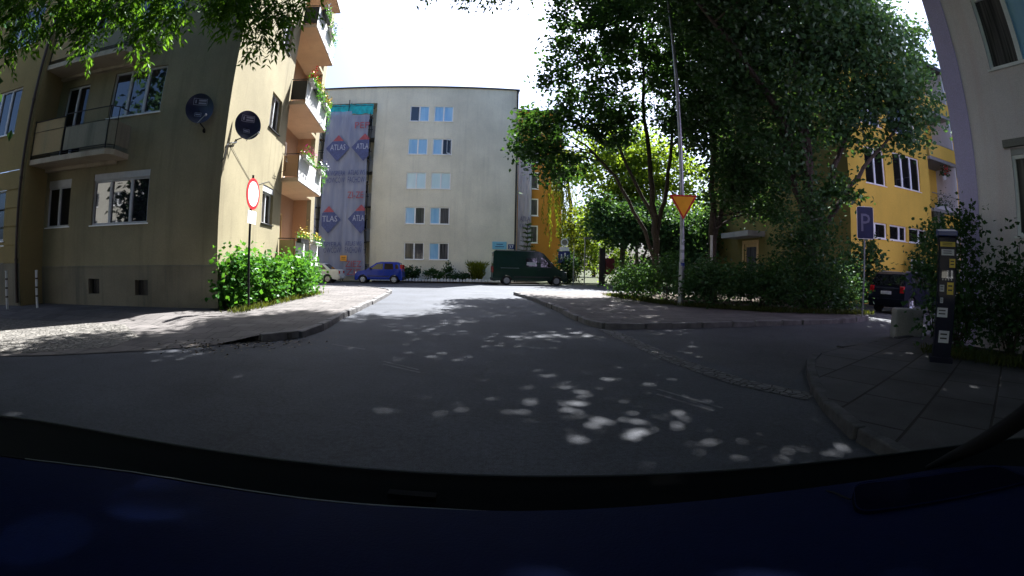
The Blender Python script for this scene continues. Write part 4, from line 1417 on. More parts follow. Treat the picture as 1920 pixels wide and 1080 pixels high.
# ================================================================ houses behind the camera (seen in the window panes, and they close the street)
def plain_house(label, o, yaw, w, h, depth, wallm, floors, cols):
    t = thing('street_house', o, label, 'apartment house')
    F = face_frame(o, yaw)
    ho = []
    for f in range(floors):
        for c in range(cols):
            u = w * (c + 0.5) / cols
            ho.append((u - 0.75, u + 0.75, 1.6 + 3.1 * f, 3.1 + 3.1 * f))
    m = MB()
    wall_with_holes(m, F, 0, w, 0, h, ho, 0.15)
    m.add([F(0, 0, 0), F(0, 0, depth), F(0, h, depth), F(0, h, 0)], [(0, 1, 2, 3)])
    m.add([F(w, 0, 0), F(w, 0, depth), F(w, h, depth), F(w, h, 0)], [(0, 1, 2, 3)])
    m.add([F(0, 0, depth), F(w, 0, depth), F(w, h, depth), F(0, h, depth)], [(0, 1, 2, 3)])
    m.build('wall', wallm, t, fix=False)
    m = MB()
    m.fbox(F, -0.6, w + .6, h, h + .5, -0.7, depth + .6)
    m.build('roof', M['roof'], t)
    for a, b, c, d in ho:
        window(t, F, a, b, c, d, 0.1, 2, [M['glass']] * 2, M['pvc'], True, 0, 0.07)
plain_house('pale house behind the camera mirrored in the windows of the cream house', (-6.0, -22.0, 0), 191, 34, 12.5, 10, M['white_wall'], 4, 9)

# ================================================================ vehicles
def vehicle(name, label, cat, loc, heading, spec, mat, group=None):
    """side outline (x forward, z up) swept across the width with tumblehome above the belt; heading in degrees from +X"""
    t = thing(name, loc, label, cat, group)
    T = Matrix.Translation(loc) @ Matrix.Rotation(R(heading), 4, 'Z')
    W, belt, lean = spec['W'] / 2, spec['belt'], spec['lean']
    low, up = spec['low'], spec['up']
    wr = spec['wr']
    def Y(z):
        if z > belt:
            return W - (z - belt) * lean
        k = max(0.0, (0.45 - z) / 0.45)
        return W - 0.07 * k * k - 0.03 * ((z - 0.6) if z > 0.6 else 0)
    m = MB()
    # outline with wheel arches cut into its lower edge
    arch = []
    for ax in spec['axles']:
        arch.append([(ax + (wr + 0.06) * math.cos(a), wr + (wr + 0.06) * math.sin(a)) for a in [R(q) for q in range(180, -1, -20)]])
    bottom = []
    zb = spec['zb']
    for a in sorted(arch, key=lambda q: q[0][0]):
        bottom += [p if p[1] > zb else (p[0], zb) for p in a]
    outline = bottom + low                       # low runs from the front bumper over the bonnet/belt to the rear bumper
    def ring(poly, inset=0.0):
        L_ = [T @ Vector((x, Y(z) - inset, z)) for x, z in poly]
        R_ = [T @ Vector((x, -(Y(z) - inset), z)) for x, z in poly]
        return L_, R_
    n = len(outline)
    L_, R_ = ring(outline)
    m.add(L_ + R_, [tuple(range(n)), tuple(range(2 * n - 1, n - 1, -1))])
    for i in range(n):
        j = (i + 1) % n
        m.add([L_[i], L_[j], R_[j], R_[i]], [(0, 1, 2, 3)])
    k = len(up)
    L_, R_ = ring(up)
    m.add(L_ + R_, [tuple(range(k)), tuple(range(2 * k - 1, k - 1, -1))])
    for i in range(k):
        j = (i + 1) % k
        m.add([L_[i], L_[j], R_[j], R_[i]], [(0, 1, 2, 3)])
    m.build('body', mat, t, smooth=False, bevel=spec.get('bev', 0.035), fix=True, weld=False)
    for i, poly in enumerate(spec['side_glass']):
        for s in (1, -1):
            g = MB()
            p = [T @ Vector((x, s * (Y(z) + 0.008), z)) for x, z in poly]
            g.add(p, [tuple(range(len(p)))])
            g.build('side_window', spec.get('glassmat', M['car_glass']), t, fix=False)
    for nm, (x0, z0), (x1, z1) in spec['end_glass']:
        dx, dz = x1 - x0, z1 - z0
        l = math.hypot(dx, dz)
        nx, nz = dz / l, -dx / l
        if nm == 'rear_window':
            nx, nz = -abs(nx), abs(nz)
        else:
            nx, nz = abs(nx), abs(nz)
        g = MB()
        y0, y1 = Y(z0) - 0.07, Y(z1) - 0.07
        q = [(x0 + nx * .01, y0, z0 + nz * .01), (x0 + nx * .01, -y0, z0 + nz * .01), (x1 + nx * .01, -y1, z1 + nz * .01), (x1 + nx * .01, y1, z1 + nz * .01)]
        g.add([T @ Vector(p) for p in q], [(0, 1, 2, 3)])
        g.build(nm, M['car_glass'], t, fix=False)
    for ax in spec['axles']:
        for s in (1, -1):
            w = MB()
            c = T @ Vector((ax, s * (W - 0.11), wr))
            d = T.to_3x3() @ Vector((0, s, 0))
            prof = [(-.10, wr * .62), (-.10, wr * .93), (-.075, wr), (.075, wr), (.10, wr * .93), (.10, wr * .64)]
            vs, fs = [], []
            fw_ = T.to_3x3() @ Vector((1, 0, 0))
            for a, r in prof:
                for q in range(24):
                    an = 2 * math.pi * q / 24
                    vs.append(c + d * a + fw_ * r * math.cos(an) + Vector((0, 0, 1)) * r * math.sin(an))
            for a in range(len(prof) - 1):
                for q in range(24):
                    fs.append((a * 24 + q, a * 24 + (q + 1) % 24, (a + 1) * 24 + (q + 1) % 24, (a + 1) * 24 + q))
            fs.append(tuple(range(24)))
            w.add(vs, fs)
            wo = w.build('wheel', M['rubber'], t, smooth=True)
            rm = MB()
            if spec.get('spokes'):
                for q in range(spec['spokes']):
                    an = 2 * math.pi * q / spec['spokes']
                    a = c + d * 0.085
                    e = a + fw_ * wr * .60 * math.cos(an) + Vector((0, 0, wr * .60 * math.sin(an)))
                    rm.tube([a, e], [0.05, 0.055], 6)
                rm.disc(c + d * 0.09, d, 0.075, 0.03, 12)
                ringp = [c + d * .08 + fw_ * wr * .62 * math.cos(2 * math.pi * q / 20) + Vector((0, 0, wr * .62 * math.sin(2 * math.pi * q / 20))) for q in range(21)]
                rm.tube(ringp, 0.022, 6, False)
                rm.build('rim', M['alloy'], wo, smooth=True)
            else:
                rm.disc(c + d * 0.07, d, wr * .62, 0.03, 20)
                rm.disc(c + d * 0.09, d, wr * .26, 0.05, 14)
                for q in range(8):
                    an = 2 * math.pi * q / 8
                    rm.disc(c + d * 0.09 + fw_ * wr * .44 * math.cos(an) + Vector((0, 0, wr * .44 * math.sin(an))), d, 0.025, 0.02, 8)
                rm.build('rim', M['steel_rim'], wo, smooth=True)
    for nm, mt, boxes in spec['bits']:
        for b in boxes:
            g = MB()
            g.box(*b, T=T)
            g.build(nm, mt, t, bevel=0.012)
    return t, T, Y

# blue hatchback: front to the left
cpt = FB(1.32, 0, -4.55)
sb = dict(W=1.58, belt=0.93, lean=0.34, wr=0.285, zb=0.22, axles=[1.17, -1.13], spokes=6, bev=0.05,
          low=[(1.72, 0.22), (1.77, 0.45), (1.74, 0.68), (1.62, 0.83), (0.85, 1.01), (0.60, 1.05), (-1.60, 1.06), (-1.70, 0.95), (-1.75, 0.6), (-1.76, 0.4), (-1.70, 0.22)],
          up=[(0.98, 0.95), (0.20, 1.48), (-0.15, 1.555), (-1.30, 1.555), (-1.52, 1.49), (-1.69, 0.96)],
          side_glass=[[(0.62, 1.02), (0.12, 1.40), (-0.32, 1.44), (-0.32, 1.02)], [(-0.42, 1.02), (-0.42, 1.44), (-1.02, 1.43), (-1.08, 1.02)], [(-1.22, 1.06), (-1.20, 1.38), (-1.40, 1.36), (-1.46, 1.06)]],
          end_glass=[('windscreen', (0.86, 1.03), (0.22, 1.46)), ('rear_window', (-1.66, 1.05), (-1.53, 1.44))],
          bits=[('headlight', M['headlight'], [(1.50, 1.74, .46, .72, .64, .82), (1.50, 1.74, -.72, -.46, .64, .82)]),
                ('tail_light', M['tail_red'], [(-1.72, -1.56, .58, .735, .86, 1.36), (-1.72, -1.56, -.735, -.58, .86, 1.36)]),
                ('bumper', M['black'], [(1.62, 1.80, -.72, .72, .24, .44), (-1.80, -1.62, -.72, .72, .26, .50)]),
                ('side_moulding', M['black'], [(-.80, .82, .765, .80, .50, .56), (-.80, .82, -.80, -.765, .50, .56)]),
                ('mirror', M['black'], [(.52, .66, .80, .94, 1.02, 1.14), (.52, .66, -.94, -.80, 1.02, 1.14)]),
                ('door_seam', M['black'], [(-.375, -.36, .70, .782, .32, .95)]), ('door_seam', M['black'], [(-.375, -.36, -.782, -.70, .32, .95)]), ('door_seam', M['black'], [(.62, .635, .70, .782, .36, .95)]), ('door_seam', M['black'], [(.62, .635, -.782, -.70, .36, .95)]),
                ('door_handle', M['car_blue'], [(-.28, -.14, .775, .80, .90, .93), (-.28, -.14, -.80, -.775, .90, .93)])])
vehicle('parked_car', 'small blue hatchback parked beneath the scaffold net and grey block', 'car', cpt, 186.7, sb, M['car_blue'])
# dark green van: front to the right
vpt = FB(12.35, 0, -4.0)
sv = dict(W=1.92, belt=1.25, lean=0.09, wr=0.34, zb=0.28, axles=[1.95, -1.75], bev=0.05,
          low=[(2.70, 0.30), (2.76, 0.55), (2.72, 0.85), (2.55, 1.05), (2.05, 1.22), (1.70, 1.28), (-2.74, 1.28), (-2.78, 0.6), (-2.76, 0.30)],
          up=[(2.02, 1.22), (1.80, 1.42), (0.95, 2.36), (0.60, 2.50), (0.2, 2.55), (-2.55, 2.55), (-2.74, 2.40), (-2.76, 1.22)],
          side_glass=[[(1.62, 1.36), (1.12, 1.98), (0.75, 2.06), (0.75, 1.36)], [(0.45, 1.40), (0.45, 1.98), (-0.35, 1.98), (-0.35, 1.40)]],
          end_glass=[('windscreen', (1.85, 1.40), (1.0, 2.32)), ('rear_window', (-2.75, 1.45), (-2.74, 2.1))],
          bits=[('headlight', M['headlight'], [(2.44, 2.70, .62, .90, .82, 1.04), (2.44, 2.70, -.90, -.62, .82, 1.04)]),
                ('tail_light', M['tail_red'], [(-2.80, -2.72, .80, .93, .9, 1.35), (-2.80, -2.72, -.93, -.80, .9, 1.35)]),
                ('bumper', M['black'], [(2.56, 2.82, -.90, .90, .30, .58), (-2.86, -2.7, -.90, .90, .32, .52)]),
                ('door_seam', M['black'], [(.62, .64, -.958, -.90, .42, 1.24)]), ('door_seam', M['black'], [(-.62, -.60, -.958, -.90, .42, 1.24)]), ('side_moulding', M['black'], [(-1.25, 1.45, -.975, -.94, .56, .66)]),
                ('slide_rail', M['galv'], [(-2.2, -0.85, -.965, -.935, 1.235, 1.265)]),
                ('door_handle', M['black'], [(.55, .72, -.985, -.955, 1.12, 1.17)]),
                ('mirror', M['black'], [(1.42, 1.58, -1.16, -.95, 1.38, 1.70), (1.42, 1.58, .95, 1.16, 1.38, 1.70)]),
                ('sun_visor_sticker', M['stick_white'], [(-0.30, 0.40, -.953, -.938, 1.46, 1.70)]),
                ('roof_gutter', M['galv'], [(-2.5, 0.3, -.85, -.835, 2.50, 2.53)])])
vehicle('parked_van', 'dark green high-roof panel van parked in front of the grey block', 'van', vpt, 6.7, sv, M['car_green'])
# pale saloon half hidden by the bush
wpt = FB(-3.72, 0, -4.9)
sw = dict(W=1.70, belt=0.92, lean=0.38, wr=0.30, zb=0.22, axles=[1.3, -1.3], bev=0.04,
          low=[(2.12, 0.24), (2.18, 0.5), (2.1, 0.72), (1.6, 0.84), (0.95, 0.93), (-1.20, 0.98), (-2.02, 0.98), (-2.14, 0.9), (-2.18, 0.45), (-2.12, 0.24)],
          up=[(1.0, 0.92), (0.25, 1.36), (-0.1, 1.42), (-0.75, 1.42), (-1.0, 1.37), (-1.55, 0.95)],
          side_glass=[[(0.70, 0.97), (0.2, 1.31), (-0.22, 1.34), (-0.22, 0.97)], [(-0.30, 0.97), (-0.30, 1.34), (-0.85, 1.32), (-1.25, 0.98)]],
          end_glass=[('windscreen', (0.92, 0.98), (0.3, 1.34)), ('rear_window', (-1.48, 1.0), (-1.03, 1.35))],
          bits=[('headlight', M['headlight'], [(1.98, 2.14, .50, .78, .58, .74), (1.98, 2.14, -.78, -.50, .58, .74)]),
                ('tail_light', M['tail_red'], [(-2.19, -2.08, .50, .80, .68, .88), (-2.19, -2.08, -.80, -.50, .68, .88)]),
                ('bumper', M['car_silver'], [(-2.26, -2.10, -.80, .80, .32, .54), (2.08, 2.24, -.8, .8, .3, .52)]),
                ('number_plate', M['plate'], [(-2.275, -2.262, -.26, .26, .38, .49)])])
vehicle('parked_car', 'pale silver saloon with only its boot showing past the sunlit bush', 'car', wpt, 186.7, sw, M['car_silver'])
# dark hatchback in the yard on the right
dpt = (16.15, 13.75, 0.0)
sd_ = dict(W=1.78, belt=0.98, lean=0.30, wr=0.33, zb=0.25, axles=[1.35, -1.30], spokes=7, bev=0.05,
          low=[(2.0, 0.26), (2.06, 0.5), (2.0, 0.74), (1.7, 0.90), (0.9, 1.06), (0.6, 1.08), (-1.86, 1.10), (-1.97, 0.98), (-2.02, 0.62), (-2.02, 0.4), (-1.96, 0.26)],
          up=[(1.0, 1.0), (0.2, 1.52), (-0.15, 1.60), (-1.45, 1.60), (-1.68, 1.52), (-1.95, 1.0)],
          side_glass=[[(0.62, 1.07), (0.12, 1.44), (-0.40, 1.50), (-0.40, 1.07)], [(-0.5, 1.07), (-0.5, 1.50), (-1.20, 1.48), (-1.40, 1.10)]],
          end_glass=[('windscreen', (0.88, 1.08), (0.24, 1.5)), ('rear_window', (-1.92, 1.08), (-1.70, 1.48))],
          bits=[('headlight', M['headlight'], [(1.80, 2.02, .52, .80, .64, .82), (1.80, 2.02, -.80, -.52, .64, .82)]),
                ('tail_light', M['tail_red'], [(-2.00, -1.82, .64, .845, .80, 1.06), (-2.00, -1.82, -.845, -.64, .80, 1.06)]),
                ('bumper', M['car_navy'], [(-2.08, -1.9, -.84, .84, .30, .58), (1.9, 2.1, -.84, .84, .28, .5)]),
                ('number_plate', M['plate'], [(-2.05, -2.02, -.26, .26, .74, .86)]),
                ('roof_rail', M['galv'], [(-1.4, 0.1, .58, .61, 1.60, 1.64), (-1.4, 0.1, -.61, -.58, 1.60, 1.64)])])
vehicle('parked_car', 'dark navy hatchback in the shaded yard seen from behind, beside the parking meter', 'car', dpt, 12, sd_, M['car_navy'])

# ================================================================ street furniture
def frame_at(c, yaw):
    return face_frame(c, yaw)
# tall lamp column with the give-way sign on it
lp = (5.80, 15.0, 0.12)
t = thing('street_lamp', lp, 'tall grey steel lamp column with peeling stickers at the edge of the hedge', 'street lamp')
m = MB()
m.tube([(5.80, 15.0, 0.05), (5.80, 15.0, 1.6), (5.80, 15.0, 1.62), (5.78, 15.0, 13.2), (5.72, 14.98, 13.5), (5.2, 14.85, 13.8), (4.3, 14.6, 13.9)], [0.105, 0.105, 0.085, 0.055, 0.05, 0.045, 0.04], 14)
m.build('column', M['galv'], t, smooth=True)
m = MB()
m.box(5.70, 5.92, 14.9, 15.1, 0.11, 0.18)
m.build('base_plate', M['galv'], t, bevel=0.01)
m = MB()
T = Matrix.Translation((4.05, 14.55, 13.88)) @ Matrix.Rotation(R(12), 4, 'Z')
m.box(-0.35, 0.3, -.13, .13, -.06, .07, T=T)
m.build('lantern', M['galv'], t, bevel=0.03)
for i, (z, h, mt) in enumerate(((2.05, .16, 'stick_white'), (1.72, .22, 'stick_white'), (1.50, .10, 'sign_blue'), (2.30, .10, 'stick_white'))):
    m = MB()
    vs = []
    r = (0.108 if z < 1.6 else 0.087)
    for q in range(7):
        an = R(-150 + q * 16 + i * 9)
        vs += [(5.80 + r * math.cos(an), 15.0 + r * math.sin(an), z), (5.80 + r * math.cos(an), 15.0 + r * math.sin(an), z + h)]
    m.add(vs, [(2 * q, 2 * q + 2, 2 * q + 3, 2 * q + 1) for q in range(6)])
    m.build('sticker', M[mt], t, fix=False)

def sign_panel(mb, F, poly, d0, d1):
    n = len(poly)
    a = [F(u, v, d0) for u, v in poly]
    b = [F(u, v, d1) for u, v in poly]
    mb.add(a + b, [tuple(range(n)), tuple(range(2 * n - 1, n - 1, -1))] + [(i, (i + 1) % n, n + (i + 1) % n, n + i) for i in range(n)])

def rounded(poly, r, k=4):
    out = []
    n = len(poly)
    for i in range(n):
        p, a, b = Vector(poly[i]), Vector(poly[i - 1]), Vector(poly[(i + 1) % n])
        d1, d2 = (a - p).normalized(), (b - p).normalized()
        s, e = p + d1 * r, p + d2 * r
        for q in range(k + 1):
            w = q / k
            out.append(tuple((s * (1 - w) + p * w) * (1 - w) + (p * (1 - w) + e * w) * w))
    return out
F = face_frame((5.80, 14.87, 0), -12)
t = thing('give_way_sign', (5.80, 14.87, 3.2), 'red-edged amber give-way triangle clamped to the lamp column', 'road sign')
zc, hw = 3.93, 0.50
tri = [(-hw, zc), (0, zc - 0.86), (hw, zc)]
m = MB()
sign_panel(m, F, rounded(tri, 0.07), 0.0, 0.02)
m.build('border', M['sign_red'], t)
m = MB()
sign_panel(m, F, [(-hw + .115, zc - .06), (0, zc - 0.745), (hw - .115, zc - .06)], -0.006, -0.0005)
m.build('face', M['sign_yellow'], t)
for z in (3.3, 3.75):
    m = MB()
    m.fbox(F, -0.1, 0.1, z, z + .04, 0.021, 0.20)
    m.build('clamp', M['galv'], t)

# no-entry-for-vehicles sign at the left corner
sx, sy = -6.78, 10.45
t = thing('prohibition_sign', (sx, sy, 0.11), 'round white sign with a red ring on a thin post at the house corner', 'road sign')
m = MB()
m.tube([(sx, sy, 0.05), (sx + 0.03, sy, 3.15)], 0.032, 10)
m.tube([(sx + .03, sy, 3.15), (sx + .03, sy, 3.62)], 0.03, 10)
m.build('post', M['dark_iron'], t, smooth=True)
F = face_frame((sx + 0.08, sy - 0.01, 0), 97)
def circ(r, k=40):
    return [(r * math.cos(2 * math.pi * i / k), 3.12 + r * math.sin(2 * math.pi * i / k)) for i in range(k)]
m = MB()
sign_panel(m, F, circ(0.41), 0.0, 0.015)
m.build('ring', M['sign_red'], t)
m = MB()
sign_panel(m, F, circ(0.325), -0.005, -0.0005)
m.build('disc', M['sign_white'], t)
m = MB()
sign_panel(m, F, [(-.26, 2.35), (.26, 2.35), (.26, 2.68), (-.26, 2.68)], 0.0, 0.012)
m.build('lower_plate', M['sign_white'], t)
m = MB()
for i, (a, b) in enumerate(((-.05, .05), (-.10, .12))):
    m.fbox(F, a, b, 2.43 + i * .11, 2.46 + i * .11, -0.004, -0.0005)
m.build('print', M['print_white'], t)

# parking sign in the shrubs
px_, py_ = 10.6, 10.95
t = thing('parking_sign', (px_, py_, 0.12), 'blue parking sign with a pale letter P in front of the yellow house', 'road sign')
m = MB()
m.tube([(px_, py_ + .06, 0), (px_, py_ + .06, 3.5)], 0.03, 8)
m.build('post', M['galv'], t)
F = face_frame((px_, py_, 0), -25)
m = MB()
sign_panel(m, F, rounded([(-.28, 2.50), (.28, 2.50), (.28, 3.46), (-.28, 3.46)], 0.05), 0, 0.015)
m.build('plate', M['sign_navy'], t)
m = MB()
for a, b, c, d in ((-.26, .26, 2.485, 2.50), (-.26, .26, 3.461, 3.475), (-.293, -.281, 2.52, 3.44), (.281, .293, 2.52, 3.44)):
    m.fbox(F, a, b, c, d, 0.0, 0.015)
m.build('edge', M['sign_white'], t)
text_mesh('letter', 'P', F, -0.15, 2.72, 0.54, -0.006, M['letter_dim'], t, 0.32)

# parking meter
mx, my = 6.55, 4.72
t = thing('parking_meter', (mx, my, 0.10), 'dark navy parking meter with yellow and white stickers by the hedge', 'parking meter')
F = face_frame((mx, my, 0), -48)
bw_ = 0.155
m = MB()
m.fbox(F, -bw_, bw_, 0.10, 1.98, -0.15, 0.15)
m.build('body', M['meter'], t, bevel=0.015)
m = MB()
m.hexa([F(-bw_ - .02, 1.985, -.19), F(bw_ + .02, 1.985, -.19), F(bw_ + .02, 1.985, .17), F(-bw_ - .02, 1.985, .17), F(-bw_ - .02, 2.06, -.19), F(bw_ + .02, 2.06, -.19), F(bw_ + .02, 2.12, .17), F(-bw_ - .02, 2.12, .17)])
m.build('roof_cap', M['sign_blue'], t, bevel=0.01)
m = MB()
m.fbox(F, -0.2, 0.2, 0.095, 0.18, -0.2, 0.2)
m.build('base', M['meter'], t)
FR = face_frame(F(bw_, 0, -0.15), 42)
text_mesh('letter', 'P', FR, 0.075, 1.58, 0.23, -0.004, M['sign_white'], t, 0.11)
for a, b, c, d, mt, lab in ((-.13, .13, 1.83, 1.90, 'stick_yellow', None), (-.11, .11, 1.70, 1.79, 'stick_white', None), (.03, .13, 1.52, 1.65, 'stick_yellow', None),
                            (.00, .11, 1.12, 1.30, 'stick_yellow', None), (-.13, -.05, 1.16, 1.26, 'stick_white', None), (-.15, .03, .78, .92, 'stick_white', None), (-.09, .09, .40, .58, 'stick_white', None), (-.11, -.06, .99, 1.07, 'stick_white', None)):
    m = MB()
    m.fbox(F, a, b, c, d, -0.157, -0.152)
    s = m.build('sticker', M[mt], t)
    for q in range(2):
        m = MB()
        z = c + (d - c) * (0.3 + 0.35 * q)
        m.fbox(F, a + (b - a) * .15, b - (b - a) * .2, z, z + (d - c) * .13, -0.160, -0.158)
        m.build('print', M['black'], s)
m = MB()
m.fbox(F, -.10, .10, 1.36, 1.48, -0.156, -0.152)
m.build('display', M['glass_dark'], t)
m = MB()
for q in range(4):
    m.disc(F(-.08 + .05 * q, 1.34, -.155), F(0, 0, -1) - F(0, 0, 0), 0.012, 0.008, 8)
m.build('keypad', M['galv'], t)

# concrete block by the yard entrance
t = thing('concrete_block', (8.75, 7.35, 0.0), 'worn pale concrete block standing behind the parking meter', 'bollard block')
m = MB()
T = Matrix.Translation((8.75, 7.45, 0.0)) @ Matrix.Rotation(R(-35), 4, 'Z')
m.box(-.36, .36, -.3, .3, 0.0, .68, T=T)
m.build('block', M['concrete'], t, bevel=0.06)

# far street furniture beyond the van
t = thing('road_sign_cluster', (5.0, 39.3, 0), 'round sign over a white plate and a blue pedestrian plate beyond the van', 'road sign')
F = face_frame((4.45, 39.3, 0), 5)
m = MB()
m.tube([F(0, 0, .05), F(0, 3.8, .05)], 0.04, 8)
m.build('post', M['galv'], t)
def circ2(r, z, k=28):
    return [(r * math.cos(2 * math.pi * i / k), z + r * math.sin(2 * math.pi * i / k)) for i in range(k)]
for nm, r, d0, d1, mt in (('ring', .34, 0, .015, 'sign_white'), ('disc', .24, -.006, -.0005, 'panel_dirty')):
    m = MB()
    sign_panel(m, F, circ2(r, 3.55), d0, d1)
    m.build(nm, M[mt], t)
m = MB()
sign_panel(m, F, [(-.42, 2.82), (.42, 2.82), (.42, 3.14), (-.42, 3.14)], 0, .015)
m.build('white_plate', M['sign_white'], t)
m = MB()
sign_panel(m, F, rounded([(-.52, 1.75), (.52, 1.75), (.52, 2.78), (-.52, 2.78)], .08), 0, .015)
m.build('blue_plate', M['sign_blue'], t)
m = MB()
for u, z, r in ((-.25, 2.45, .06), (.05, 2.58, .07), (.30, 2.40, .05)):
    m.disc(F(u, z, -.006), (0, 1, 0), r, .01, 12)
    m.add([F(u - r, z - r, -.006), F(u - r * 1.6, z - .42, -.006), F(u - r * .6, z - .42, -.006), F(u, z - .25, -.006), F(u + r * .8, z - .42, -.006), F(u + r * 1.7, z - .42, -.006), F(u + r, z - r, -.006)], [tuple(range(7))])
m.build('pictogram', M['sign_white'], t)
for lab, x, y, h, mt in (('pale slim post at the far crossing, left of the hooded one', 4.85, 36.2, 3.3, 'galv'), ('slim post with a flat hooded top at the far crossing', 5.8, 36.6, 3.75, 'galv')):
    t = thing('street_post', (x, y, 0), lab, 'post')
    m = MB()
    m.tube([(x, y, -.02), (x, y, h)], 0.05, 8)
    m.build('post', M[mt], t)
    if h > 3.5:
        m = MB()
        T = Matrix.Translation((x + .5, y, h)) @ Matrix.Rotation(R(6), 4, 'Z')
        m.box(-.6, .9, -.15, .15, -.06, .12, T=T)
        m.build('hood', M['galv'], t, bevel=.03)
t = thing('post_box', (8.15, 36.5, 0), 'dark post with a red box beside it at the far crossing', 'post box')
m = MB()
m.box(7.0, 7.45, 36.3, 36.7, 0, 3.0)
m.build('pillar', M['dark_iron'], t, bevel=0.03)
m = MB()
m.box(7.5, 8.2, 36.2, 36.8, 0.9, 2.2)
m.build('box', M['red_paint'], t, bevel=0.06)
# pale slim post behind the dark hedge
t = thing('pale_post', (9.25, 20.0, 0.12), 'pale slim post behind the dark hedge beside the leaning trunk', 'post')
m = MB()
m.tube([(9.25, 20.0, 0), (9.25, 20.0, 3.0)], 0.06, 8)
m.build('post', M['panel_white'], t)
m = MB()
m.disc((9.25, 20.0, 3.01), (0, 0, 1), 0.075, 0.04, 10)
m.build('cap', M['panel_white'], t)

# ================================================================ trees and shrubs
MAP = M['leaf_maple']
tree('maple_tree', 'tall maple behind the sunlit hedge, its crown reaching over the street towards the grey block',
     [([(7.55, 23.17, 0.00), (7.49, 23.05, 1.65), (7.37, 22.93, 3.29), (7.02, 22.70, 6.21), (6.67, 22.46, 10.31), (6.90, 22.23, 15.57)], [.25, .20, .18, .13, .09, .03]),
      ([(7.37, 22.99, 2.82), (7.90, 23.05, 5.04), (8.31, 22.93, 7.97), (8.89, 22.70, 13.23)], [.14, .12, .09, .03]),
      ([(7.43, 22.99, 1.77), (6.43, 22.70, 3.76), (5.15, 22.35, 5.86), (3.51, 22.11, 7.50), (1.87, 22.23, 8.44)], [.11, .095, .08, .05, .02]),
      ([(7.25, 22.93, 3.99), (6.08, 22.70, 6.10), (4.68, 22.23, 8.67), (3.16, 21.76, 11.25)], [.10, .085, .06, .02])],
     [((1.75, 22.23, 7.85), (1.99, 2.11, 1.75), 22, 96, 0.32), ((3.51, 21.76, 10.54), (2.69, 2.81, 2.34), 34, 99, 0.34), ((4.21, 21.53, 14.29), (3.04, 3.28, 2.81), 38, 99, 0.35),
      ((7.49, 22.23, 11.01), (3.98, 3.74, 2.69), 52, 99, 0.35), ((7.60, 22.00, 15.57), (4.68, 4.68, 3.74), 80, 105, 0.38), ((5.62, 19.89, 16.86), (4.68, 3.04, 2.11), 60, 102, 0.38), ((10.30, 22.46, 10.78), (2.81, 3.28, 2.69), 34, 99, 0.35), ((5.03, 22.11, 8.20), (1.52, 1.64, 0.94), 12, 83, 0.29), ((-0.1, 21.0, 17.8), (1.5, 1.5, .9), 24, 89, 0.39), ((2.4, 21.5, 17.4), (2.2, 1.8, 1.4), 26, 89, 0.39), ((2.1, 22.2, 6.5), (1.6, 1.6, .9), 16, 84, .4)],
     MAP, 0.235, 101, limbs=80, dens=0.85)
tree('maple_tree', 'slender dark maple beside the pale post, right of the lamp column',
     [([(9.7, 20.7, 0.0), (9.55, 20.6, 2.0), (9.5, 20.5, 4.5), (9.7, 20.4, 8.0), (9.9, 20.3, 12.0)], [.24, .20, .16, .11, .03]),
      ([(9.55, 20.6, 2.2), (10.1, 20.5, 4.5), (10.9, 20.3, 7.5), (11.6, 20.0, 11)], [.12, .11, .08, .03])],
     [((10.0, 20.2, 8.6), (2.6, 2.3, 2.0), 30, 60, .55), ((10.4, 20.0, 12.5), (3.4, 3.0, 3.0), 50, 64, .6), ((11.4, 19.6, 6.8), (1.7, 1.5, 1.2), 13, 50, .45), ((9.9, 19.2, 5.2), (1.3, 1.2, 1.0), 12, 50, .42), ((12.0, 19.6, 5.0), (1.6, 1.2, 1.4), 16, 50, .42), ((13.6, 20.2, 7.6), (1.8, 1.5, 1.8), 20, 54, .45)],
     M['leaf_dark'], 0.22, 102, limbs=36, dens=2.3)
